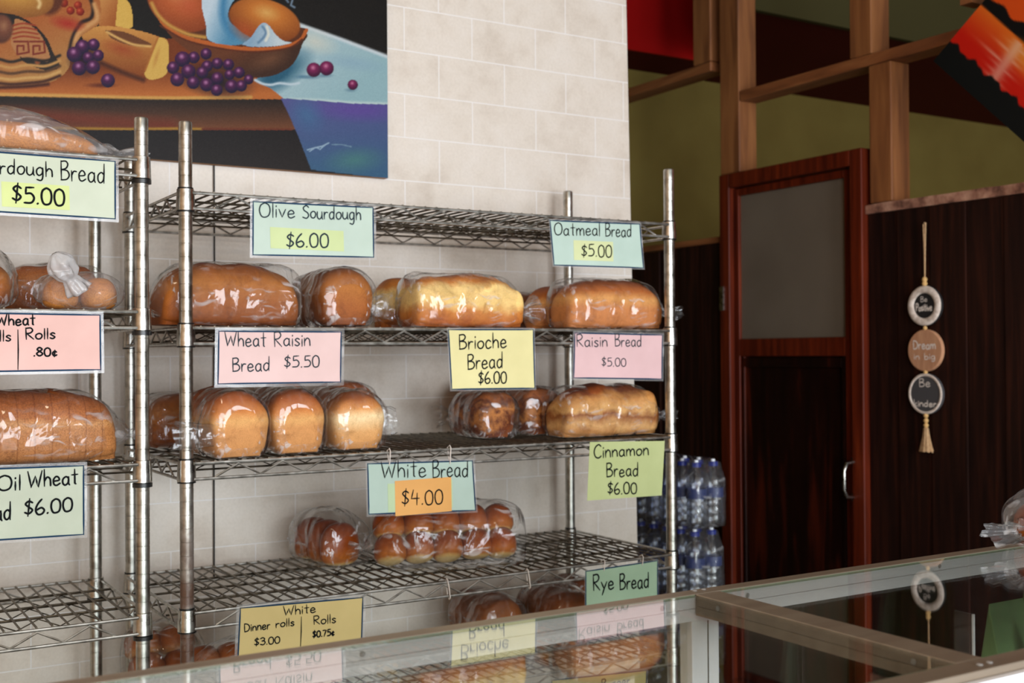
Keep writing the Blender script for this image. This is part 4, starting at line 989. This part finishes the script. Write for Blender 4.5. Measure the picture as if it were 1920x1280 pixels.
    lo = cat([(152, 60), (180, 50), (220, 50), (270, 60), (300, 70), (312, 74), (316, 90), (312, 136), (290, 148), (270, 148), (230, 132), (186, 114), (160, 96)])
    P.mixin(inpoly(P.x, P.y, lo), P.grad((220, 54), (202, 142, 72), (216, 140), (136, 70, 30)))
    P.mixin(np.clip(1.1 - P.ell(228, 92, 44, 16, .3), 0, 1) * .8, (156, 70, 36))
    P.mixin(inpoly(P.x, P.y, cat([(196, 56), (232, 60), (262, 72), (284, 84), (264, 88), (232, 82), (208, 72)])), (110, 66, 38)); P.line(cat([(200, 60), (226, 74), (252, 84), (282, 87)]), 2.2, (216, 170, 100), 1.3)
    P.mixin(inpoly(P.x, P.y, cat([(296, 70), (310, 74), (316, 90), (313, 136), (290, 149), (274, 146), (272, 132), (284, 100)])), (214, 172, 86))
    P.mixin(np.clip(1.1 - P.ell(293, 108, 5, 24, .3), 0, 1) * .7, (186, 128, 62)); P.line(cat([(272, 132), (284, 100), (296, 70)]), 1.6, (170, 104, 48), 1.4)
    P.line(cat([(190, 118), (230, 136), (268, 150)]), 4, (78, 40, 24), 1.8)
    # patterned cloth and loaf on the far left
    P.mixin(inpoly(P.x, P.y, cat([(-140, -60), (150, -60), (184, -10), (188, 36), (176, 52), (150, 70), (134, 100), (128, 128), (104, 150), (60, 160), (-10, 164), (-140, 150)])), P.grad((0, 20), (168, 84, 40), (60, 160), (176, 128, 72)))
    P.line(cat([(166, -10), (174, 14), (170, 34), (150, 44), (136, 70), (130, 96)]), 3.4, (46, 32, 28), 1.2); P.line(cat([(176, 8), (182, 34), (166, 48), (146, 64), (138, 90)]), 4, (206, 152, 96), 1.4)
    P.mixin(np.clip(1.15 - P.ell(126, 44, 34, 14, .2), 0, 1), (168, 52, 36))
    for cx_, cy_ in ((132, 20), (146, 10), (150, 22), (120, 6)): P.ball(cx_, cy_, 8, (110, 30, 22), (160, 50, 30), (206, 96, 60))
    P.mixin(np.clip((1 - P.ell(96, 0, 26, 34, .4)) / .3, 0, 1), (92, 48, 30))
    P.ball(30, -8, 74, (142, 88, 42), (196, 142, 66), (222, 184, 110), -.1, -.3, 40, .22, .06)
    P.line(cat([(60, -16), (74, 4), (72, 14)]), 3, (224, 190, 130), 1.6)
    band = cat([(-40, 24), (20, 26), (60, 44), (86, 70), (100, 100), (112, 124), (94, 132), (70, 128), (40, 112), (36, 90), (24, 50), (-40, 40)])
    P.mixin(inpoly(P.x, P.y, band), (42, 36, 32))
    for k, cc in ((10, (170, 122, 74)), (18, (150, 74, 42))):
        P.line(cat([(20 + k, 40 + k * .6), (44 + k, 62 + k * .5), (60 + k * .7, 94), (70, 116)]), 4, cc, 1.3)
    blk = cat([(28, 34), (52, 44), (76, 66), (92, 100), (88, 116), (60, 112), (34, 104), (20, 80), (24, 56)])
    P.mixin(inpoly(P.x, P.y, blk), (178, 122, 76))
    for yy in (44, 52, 60, 68): P.line(cat([(24, yy + 4), (44, yy), (66 + (yy - 44) * .3, yy + 4)]), 1.6, (150, 60, 36), 1.2)
    for ox in (26, 56):
        P.line([(ox, 78), (ox + 26, 78), (ox + 28, 98), (ox + 6, 102), (ox + 6, 86), (ox + 18, 86), (ox + 18, 94)], 1.7, (120, 44, 32), 1.1)
    P.ball(2, 54, 24, (70, 40, 32), (120, 72, 52), (160, 112, 80), .2, -.2, 30, 0, .2)
    for i, yy in enumerate((108, 120, 132, 144, 154)):
        P.line(cat([(-60, yy + 6), (-10, yy + 2), (20, yy + 8 - i), (50, yy + 2), (84, yy + 6 - i * 2), (112, yy - 4 - i * 2)]), 2.6, ((44, 36, 30), (196, 146, 84), (92, 62, 40), (206, 160, 96), (72, 40, 28))[i], 1.3)
    P.line(cat([(-60, 164), (0, 164), (50, 162), (90, 158)]), 3, (70, 34, 24), 1.6)
    # grapes
    P.mixin(np.clip(1.2 - P.ell(190, 160, 30, 5), 0, 1) * .8, (84, 34, 22)); P.mixin(np.clip(1.15 - P.ell(400, 152, 74, 30, .22), 0, 1), (30, 24, 32)); P.mixin(np.clip(1.15 - P.ell(158, 110, 32, 34), 0, 1), (34, 20, 30))
    gr = [(175, 84, 12), (154, 88, 14), (139, 102, 15), (184, 104, 11), (165, 108, 11), (148, 128, 14), (174, 126, 13.5), (202, 151, 13.5),
          (386, 101, 11), (363, 108, 11.5), (342, 111, 15), (407, 119, 11), (388, 124, 11), (428, 121, 11), (324, 127, 12), (353, 134, 14), (379, 136, 11.5), (448, 136, 11), (430, 140, 10), (407, 147, 12), (466, 149, 9.5), (332, 149, 13.5), (362, 155, 12.5), (387, 159, 13), (434, 162, 13), (452, 161, 11), (406, 169, 11.5)]
    for cx_, cy_, r in gr:
        P.ball(cx_, cy_, r, (30, 24, 50), (80, 32, 74), (190, 130, 172), -.12, -.34)
    P.mixin(np.clip(1.2 - P.ell(566, 144, 18, 4), 0, 1), (92, 132, 154))
    for cx_, cy_, r in ((612, 128, 14), (588, 131, 14), (661, 159, 10)):
        P.mixin(np.clip(1.2 - P.ell(cx_ - 4, cy_ + r, r * 1.2, 4), 0, 1) * .7, (90, 122, 142)); P.ball(cx_, cy_, r, (60, 24, 52), (124, 36, 82), (206, 130, 160), -.1, -.3)
    n = rs.normal(0, 3.2, P.x.shape)[..., None]; P.c = P.c + n
H1 = [916.7039093683144, -1.8039459569221865, 238.92960135372863, 129.4995230843149, -843.843772996473, 1887.1312086154962, 0.20269776137309997, 0.004116871924681677]
t = thing('still_life_painting', 'unframed still life painting of bread, bowl and grapes on the tiled wall', 'painting', (.2, .4995, 1.885))
off = (.2, .4995, 1.885)
canvas_mesh('canvas', -.36, .6465, 1.885, 2.52, .0017, H1, still_life, MT['paint'], t, 'y', .4775, off)
MB().box(-.36 - .2, .6465 - .2, -.0215, -.0005, 0, .635).build('stretcher', MT['paint_edge'], t)

def sunset(P):
    # local frame: u down the short side, v along the long side
    P.mixin(np.ones(P.x.shape), (196, 60, 16))
    a = np.array([1835., 5.]); b = np.array([1742., 115.]); c = np.array([1915., 270.])
    eu = (b - a); ev = (c - b)
    det = eu[0] * ev[1] - eu[1] * ev[0]
    dx, dy = P.x - a[0], P.y - a[1]
    u = (dx * ev[1] - dy * ev[0]) / det; v = (eu[0] * dy - eu[1] * dx) / det
    def n(f, s_): return np.sin(v * f + s_) + .5 * np.sin(v * f * 2.3 + s_ * 2)
    t = np.clip(u / .45, 0, 1)[..., None]
    P.c = np.array((214., 100, 28)) * (1 - t) + np.array((190., 26, 12)) * t
    P.mixin(np.clip((-.02 - u) / .02, 0, 1), (206, 74, 20))
    ridge = -.02 - .20 * np.clip(np.sin(v * 4 + .3), 0, 1) - .05 * n(13, 1)
    P.mixin(np.clip((u - ridge) / .02, 0, 1) * np.clip((.0 - u) / .02, 0, 1), (16, 14, 13))
    P.mixin(np.clip(1.2 - np.hypot((u - .12) / .2, (v - .75) / .4), 0, 1), (222, 136, 44))
    g = np.exp(-((v - .47 - .05 * u) / .055) ** 2) * .8 * (u > .03) * (u < .66)
    for uu, vv_, wv_ in ((.10, .50, .10), (.20, .44, .13), (.27, .52, .09), (.36, .40, .16), (.43, .50, .12), (.52, .48, .09), (.60, .50, .10)): g = np.maximum(g, np.exp(-((u - uu) / .022) ** 2 - ((v - vv_) / wv_) ** 2) * .8)
    P.mixin(g * .75, (226, 190, 168))
    P.mixin(np.clip((u - .60 - .025 * n(30, 2)) / .02, 0, 1), (17, 18, 17))
    P.mixin((np.abs(v - 1.0 + .0 * u) < .006), (16, 14, 13))
H2 = [-94.32105202512278, -1.3750548944811427, 1848.3232612033, 169.7342149580736, -643.2185541846789, 1586.33882536355, 0.2525154863739495, 0.0031380789808466807]
# tilted canvas: local axes e (down the short side) and f (along the long side) in the Y-Z plane
A_ = np.array((-.022, 2.45)); B_ = np.array((.153, 2.317)); 
e_ = (B_ - A_); el = np.linalg.norm(e_); e_ = e_ / el
f_ = np.array((-.155, 2.018)) - B_; f_ = f_ / np.linalg.norm(f_)
t = thing('sunset_painting', 'tilted orange and red sunset painting with black hills, hung on the stud frame', 'painting', (2.325, float(A_[0]), float(A_[1])))
def tilted(step, val):
    us = np.arange(-.34, el + .0001, step); vs = np.arange(0, .80, step)
    U, V = np.meshgrid(us, vs); Y = A_[0] + e_[0] * U + f_[0] * V; Z = A_[1] + e_[1] * U + f_[1] * V
    return U, V, Y, Z
U, V, Y, Z = tilted(.004, 0)
den = H2[6] * Y + H2[7] * Z + 1
P = Painter((H2[0] * Y + H2[1] * Z + H2[2]) / den, (H2[3] * Y + H2[4] * Z + H2[5]) / den); sunset(P)
nv, nu = U.shape
mb = MB(); vsx = [(-.0105, float(Y[i, j] - A_[0]), float(Z[i, j] - A_[1])) for i in range(nv) for j in range(nu)]
mb.add(vsx, [(i * nu + j, i * nu + j + 1, (i + 1) * nu + j + 1, (i + 1) * nu + j) for i in range(nv - 1) for j in range(nu - 1)])
o = mb.build('canvas', MT['sunset'], t)
c = np.clip(P.c.reshape(-1, 3), 0, 255) / 255.0; c = np.where(c <= .04045, c / 12.92, ((c + .055) / 1.055) ** 2.4)
at = o.data.color_attributes.new('Col', 'FLOAT_COLOR', 'POINT'); at.data.foreach_set('color', np.concatenate([c, np.ones((len(c), 1))], 1).ravel().astype(np.float32))
mb = MB(); cs = [(U.min(), V.min()), (U.max(), V.min()), (U.max(), V.max()), (U.min(), V.max())]
vv = [(x_, float(e_[0] * a + f_[0] * b), float(e_[1] * a + f_[1] * b)) for x_ in (-.010, .010) for a, b in cs]
mb.add(vv, [(0, 1, 2, 3), (7, 6, 5, 4), (0, 4, 5, 1), (1, 5, 6, 2), (2, 6, 7, 3), (3, 7, 4, 0)])
mb.build('stretcher', MT['plaque_black'], t)
mb = MB().box(.010, .074, .05, .09, .02, .05); mb.build('hanger', MT['pine'], t)

# ------------------------------------------------------------------ hanging plaques on the plank wall
t = thing('hanging_plaques', 'string of three round lettered plaques with beads and tassel on the plank wall', 'wall hanging', (XP - .008, .2515, 1.25))
oz = 1.25
def xl(z): return z - oz
m = MB().tube([(0, -.004, xl(1.838)), (0, -.001, xl(1.75)), (0, .0005, xl(1.67))], .0022, 8); m.tube([(0, .004, xl(1.838)), (0, .001, xl(1.75)), (0, .0005, xl(1.67))], .0022, 8)
m.tube([(0, 0, xl(1.842)), (.006, 0, xl(1.84))], .003, 8)
m.build('rope', MT['rope'], t)
def beads(zs, r=.009):
    for z in zs:
        b = MB(); b.lathe([(.001, -r), (r * .7, -r * .72), (r, 0), (r * .7, r * .72), (.001, r)], 14); b.build('bead', MT['bead'], t, loc=(-.002, 0, xl(z)))
def disc(zc, rad, mats, rim, texts):
    m = MB(); N = 48
    vs = []; 
    for x, r in ((.006, rad), (-.003, rad), (-.005, rad - .003), (-.005, .0005)):
        for j in range(N): vs.append((x, r * cos(2 * pi * j / N), r * sin(2 * pi * j / N)))
    fs = [(i * N + j, i * N + (j + 1) % N, (i + 1) * N + (j + 1) % N, (i + 1) * N + j) for i in range(3) for j in range(N)]; fs.append(tuple(range(N)))
    m.add(vs, fs); d = m.build('plaque', MT[mats], t, loc=(0, 0, xl(zc)))
    if rim:
        ring = []
        for k in range(13):
            th = 2 * pi * k / 12
        m = MB(); pts = [(-.006, (rad - rim / 2) * cos(2 * pi * j / N), (rad - rim / 2) * sin(2 * pi * j / N)) for j in range(N)]
        m.tube(pts, rim / 2, 10, closed=True); m.build('rim', MT['plaque_rim'], d)
        for o_ in (d.children[0],): o_.scale = (.5, 1, 1); o_.location.x = -.002
    rnd = random.Random(5)
    for s_, wd, zz, cap, hw in texts:
        m = MB(); write(m, s_, wd, zz, -wd, zz, cap, hw, lambda a, b, k=0: (-.0062 - k, a, b), rnd); m.build('lettering', MT['plaque_ink'], d)
beads((1.664, 1.651), .0088)
disc(1.582, .063, 'plaque_black', .024, [('Be', .012, .012, .016, .0009), ('Positive', .030, -.016, .022, .0018)])
beads((1.512,), .007)
disc(1.442, .066, 'plaque_wood', 0, [('Dream', .042, .004, .026, .0018), ('in big', .040, -.028, .020, .0014)])
beads((1.374,), .007)
disc(1.306, .064, 'plaque_grey', .009, [('Be', .020, .022, .024, .0014), ('kinder', .042, -.040, .020, .0018)])
beads((1.238, 1.222, 1.207), .0082)
m = MB(); rings = []
for f, r in ((0, .008), (.1, .009), (.35, .012), (.7, .019), (1, .026)):
    z = 1.2 - f * .075
    rings.append([(-.002 + (r + .002 * sin(9 * th)) * .45 * cos(th), (r + .002 * sin(13 * th)) * sin(th), xl(z - (.006 * noise.noise((th * 3, 2, 1)) if f == 1 else 0))) for th in [2 * pi * j / 40 for j in range(40)]])
m.rings(rings); m.build('tassel', MT['rope'], t)

# ------------------------------------------------------------------ display case (counter)
ZG = 1.137
X0, X1 = -1.05, 1.75
YR0, YR1, YF0, YF1 = -1.054, -1.032, -1.470, -1.441
case = thing('display_case', 'glass display case with aluminium frame in the foreground', 'display case', (0, 0, 0))
BARS = [(-.995, -.955), (.338, .378), (1.69, 1.73)]
m = MB().box(X0, X1, YR0, YR1, ZG - .031, ZG + .0005); m.box(X0, X1, YR0 - .0006, YR0, ZG - .0165, ZG - .0160, 0)
rr = m.build('rear_rail', MT['alu'], case, 0.0012)
m = MB().box(X0, X1, YF0, YF1, ZG - .031, ZG + .0005); m.build('front_rail', MT['alu'], case, 0.0012)
# inner lips near-white: window light on the inner face put into the colour
m = MB().box(X0, X1, YR0 - .0016, YR0 - .0002, ZG - .0325, ZG - .0175); m.box(X0, X1, YR0 - .0016, YR0 - .0002, ZG - .0168, ZG - .0022); m.build('inner_lip', MT['alu_light'], rr)
def screw(loc, ax, parent):
    b = MB().lathe([(.0001, -.0004), (.0028, 0), (.0034, .0006), (.0024, .0014), (.0008, .0012), (.0001, .0011)], 16, capt=False)
    b.build('screw', MT['screw'], parent, loc=loc, rot=ax)
for x in (-.6, -.115, .285, .425, .80, 1.2): screw((x, YR0 - .0016, ZG - .0105), (Q, 0, 0), rr)
for i, (a, b) in enumerate(BARS):
    m = MB().box(a, b, YF1 + .0002, YR0 - .002, ZG - .0255, ZG + .0005)
    br_ = m.build('cross_bar', MT['alu'], case, 0.001)
    m = MB().box(a - .0010, a - .0002, YF1 + .004, YR0 - .004, ZG - .0250, ZG - .0135); m.box(a - .0010, a - .0002, YF1 + .004, YR0 - .004, ZG - .0128, ZG - .003); m.build('inner_lip', MT['alu'], br_)
    for yy in (YR0 - .045, YF1 + .05): screw((a - .001, yy, ZG - .009), (Q, 0, -Q), br_)
    for yy in (YR1 - .008, YF0 + .012):
        for dx_ in (.012, .027): screw((a + dx_, yy, ZG + .0006), (0, 0, 0), br_)
for i in range(2):
    a, b = BARS[i][1] + .001, BARS[i + 1][0] - .0015
    m = MB().box(a, b, YF1 + .001, YR0 - .003, ZG - .0022, ZG); g_ = m.build('glass_top', MT['glass'], case)
    m = MB().box(a, b, YR0 - .0028, YR0 - .0020, ZG - .0030, ZG + .0002); m.box(a, b, YF1 + .0001, YF1 + .0008, ZG - .0030, ZG + .0002); m.build('glass_edge', MT['glass_edge'], g_)
for (a, b) in BARS:
    for (y0, y1) in ((YR0 - .002, YR1), (YF0, YF1)):
        m = MB().box(a - .006, b - .002, y0, y1, .12, ZG - .0325); u_ = m.build('upright', MT['alu_light'], case, 0.001)
        MB().box(a + .019, a + .0205, y0 - .0005, y0, .13, ZG - .034).build('groove', MT['case_dark'], u_)
for i in range(2):
    a, b = BARS[i][1], BARS[i + 1][0] - .007
    m = MB().box(a, b, YR0 + .006, YR0 + .011, .2, ZG - .033); m.build('rear_glass', MT['glass'], case)
    m = MB().box(a, b, YF0 + .006, YF0 + .011, .2, ZG - .033); m.build('front_glass', MT['glass'], case)
    MB().box(a, b, YF0 + .02, YR0 - .01, .858, .864).build('glass_shelf', MT['glass'], case)
m = MB().box(X0, X1, YF0 - .010, YF0 - .001, 1.055, ZG - .007); m.build('front_panel', MT['white_lam'], case, 0.001)
m = MB().box(X0, X1, YF0, YR1, .02, .2); m.build('base', MT['case_dark'], case, 0.003)
m = MB().box(X0, X0 + .012, YF0, YR1, .2, ZG - .033); m.build('end_panel', MT['white_lam'], case)
m = MB().box(X1 - .012, X1, YF0, YR1, .2, ZG - .033); m.build('end_panel', MT['white_lam'], case)

# glass divider in the right bay with a pale ground edge
t = tag(MB().box(.6835, .6865, -1.198, -1.170, .8655, ZG - .040).build('glass_divider', MT['glass']), 'clear upright glass divider standing inside the right bay of the case', 'glass divider')
MB().box(.683, .687, -1.200, -1.198, .8655, ZG - .040).build('ground_edge', MT['alu_light'], t)

# folded green paper packets inside the case
def packet(label, x, y, rz, hgt, lean):
    t = thing('paper_packet', label, 'paper packet', (x, y, .8652), rz, 'green paper packets in the case')
    w2 = .07; d2 = .022
    m = MB(); m.add([(-w2, -d2, 0), (w2, -d2, 0), (w2, d2, 0), (-w2, d2, 0), (-w2 * .9, -d2 * .6 + lean, hgt * .7), (w2 * .9, -d2 * .6 + lean, hgt * .7), (w2 * .9, d2 * .6 + lean, hgt * .7), (-w2 * .9, d2 * .6 + lean, hgt * .7),
                     (-w2 * .8, lean * 1.4, hgt), (w2 * .86, lean * 1.4, hgt * .96)],
                    [(3, 2, 1, 0), (0, 1, 5, 4), (2, 3, 7, 6), (1, 2, 6, 5), (3, 0, 4, 7), (4, 5, 9, 8), (6, 7, 8, 9), (5, 6, 9), (7, 4, 8)])
    m.build('packet', MT['green_paper'], t, 0.002)
    m = MB(); m.add([(-w2 * .6, -d2 - .002, hgt * .45), (w2 * .1, -d2 * .7 - .002 , hgt * .92), (w2 * .5, -d2 - .002, hgt * .4)], [(0, 1, 2)]); m.add([(-w2 * .6, -d2 - .0025, hgt * .45), (w2 * .1, -d2 * .7 - .0025, hgt * .92), (w2 * .5, -d2 - .0025, hgt * .4)], [(2, 1, 0)])
    m.build('paper_fold', MT['cookie'], t)
    return t
packet('green folded paper packet standing in the case, left one of the two', .752, -1.215, .25, .248, .010)
packet('green folded paper packet standing in the case at the right edge', .905, -1.170, .1, .255, .010)

# clear bag of rolls lying on the case at the right edge
t = thing('bagged_rolls', 'clear plastic bag of rolls lying on the display case at the right edge', 'rolls', (1.030, -1.080, ZG + .0012), .10)
for k, (a, b) in enumerate(((.00, -.04), (.075, -.035), (.02, .035), (.095, .04))):
    roll_mesh(.040, .037, .060, k * 3.3).build('bread_roll', MT['roll'], t, loc=(a + .012, b, .0015))
bag_mesh(.20, .16, .070, 41, .075, -1, slack=.018, p=2.6, drop=.42, fan=.040, m_=.008).build('plastic_bag', MT['film_hazy'], t, loc=(.055, 0, 0), autosmooth=False)

# ------------------------------------------------------------------ stack of bottled water beyond the wall end
def bottle_meshes():
    prof = [(.012, 0), (.028, .001), (.032, .008), (.032, .030), (.0305, .036), (.032, .042), (.032, .056), (.0305, .062), (.032, .068), (.032, .074), (.031, .078), (.031, .120), (.032, .124), (.031, .140), (.026, .160), (.018, .172), (.0125, .178), (.0120, .186)]
    body = MB().lathe(prof, 20, capt=False)
    lab = MB().lathe([(.0314, .090), (.0314, .119)], 20, capb=False, capt=False)
    cap = MB().lathe([(.0150, .184), (.0150, .196), (.0130, .1975)], 16)
    noz = MB().lathe([(.007, .1975), (.0065, .2045), (.004, .2055)], 12)
    return body, lab, cap, noz
def water_pack(label, y_shift, z, proto=[None]):
    t = thing('water_bottle_pack', label, 'water bottles', (1.735, .675 + y_shift, z), 0, 'shrink-wrapped packs of bottled water')
    for i in range(2):
        for j in range(5):
            loc = ((i - .5) * .0665, (j - 2) * .0665, .0012)
            if proto[0] is None:
                b, l, c_, n_ = bottle_meshes()
                o = b.build('water_bottle', MT['water'], t, loc=loc); l.build('bottle_label', MT['bottle_label'], o); q = c_.build('bottle_cap', MT['cap_blue'], o); 
                n_.build('cap_nozzle', MT['cap_white'], o)
                proto[0] = o
            else: copy_of(proto[0], t, loc)
    rings = []; hx, hy = .0685, .1685
    for z_, s_ in ((.0006, .9), (.004, 1.0), (.05, 1.0), (.10, 1.0), (.145, 1.0), (.172, .93), (.196, .88), (.207, .72)):
        ring = []
        for j in range(72):
            th = 2 * pi * j / 72; x = sgn(cos(th)) * abs(cos(th)) ** (2 / 7) * hx * s_; y = sgn(sin(th)) * abs(sin(th)) ** (2 / 9) * hy * (s_ if s_ < .95 else 1)
            n_ = .004 * abs(noise.noise((x * 25, y * 25, z_ * 25 + z * 9)))
            ring.append((x * (1 + n_ / hx), y * (1 + n_ / hy), z_))
        rings.append(ring)
    MB().rings(rings, caps=False).build('shrink_wrap', MT['wrap'], t, autosmooth=False)
    return t
base = .066
tag(MB().box(1.60, 1.88, .49, .86, 0, base).build('low_platform', MT['crate'], bevel=.004), 'low dark platform under the stack of bottled water', 'platform')
for k, (lab, sh_) in enumerate((('lowest pack of bottled water in the stack beyond the tiled wall', .004), ('second pack of bottled water from the bottom of the stack', .0), ('middle pack in the stack of bottled water, hidden by the case', .006),
                                ('second from top pack of blue-capped bottled water right of the rack', .010), ('topmost pack of blue-capped bottled water behind the cinnamon card', .0))):
    water_pack(lab, sh_, base + k * .2105)

# ------------------------------------------------------------------ light
Wd = bpy.data.worlds.new('World'); S.world = Wd; Wd.use_nodes = True
bg = Wd.node_tree.nodes['Background']; bg.inputs[0].default_value = (0.78, 0.87, 1.0, 1); bg.inputs[1].default_value = 1.2
def area(name, loc, tgt, sx, sy, power, col):
    l = bpy.data.lights.new(name, 'AREA'); l.shape = 'RECTANGLE'; l.size = sx; l.size_y = sy; l.energy = power; l.color = col
    o = bpy.data.objects.new(name, l); C.objects.link(o); o.location = loc
    o.rotation_euler = (Vector(tgt) - Vector(loc)).to_track_quat('-Z', 'Y').to_euler(); return o
for i, ((a, b), pw) in enumerate(zip(WX, (215, 300))):
    area('daylight_window', ((a + b) / 2, -5.98, (WZ[0] + WZ[1]) / 2), ((a + b) / 2 + .0, 0, 1.6), b - a, WZ[1] - WZ[0], pw, (.87, .935, 1.0))
area('warm_fill', (-1.2, -2.2, CEIL - .05), (-1.2, -2.2, 0), .5, .5, 20, (1.0, .80, .56))  # unseen warm fill light, added to warm the upper wall and posts
area('back_room_fill', (5.0, -.6, CEIL + .5), (4.5, 1.5, 1.6), .8, .8, 2, (1.0, .88, .68))  # unseen weak fill light, added to lift the olive back-room walls

# ------------------------------------------------------------------ camera
f_, pit, rol, yaw = 2179.62, .0106, .0068, .5491
cam = bpy.data.cameras.new('Camera'); co = bpy.data.objects.new('Camera', cam); C.objects.link(co)
R0 = Vector((cos(yaw), -sin(yaw), 0)); F0 = Vector((sin(yaw), cos(yaw), 0)); Uz = Vector((0, 0, 1))
fwd = F0 * cos(pit) + Uz * sin(pit); upv = Uz * cos(pit) - F0 * sin(pit)
r_ = R0 * cos(rol) - upv * sin(rol); u_ = upv * cos(rol) + R0 * sin(rol)
M = Matrix((r_, u_, -fwd)).transposed().to_4x4(); M.translation = Vector((-.617, -2.181, 1.44))
co.matrix_world = M
cam.sensor_width = 36; cam.lens = f_ / 1920 * 36; cam.clip_start = .05
cam.dof.use_dof = True; cam.dof.focus_distance = 1.85; cam.dof.aperture_fstop = 6.3
S.camera = co
S.cycles.transparent_max_bounces = 32
S.cycles.max_bounces = 10; S.cycles.diffuse_bounces = 5
S.view_settings.view_transform = 'Standard'; S.view_settings.look = 'None'; S.view_settings.gamma = 1; S.view_settings.use_curve_mapping = False
S.view_settings.exposure = -0.15
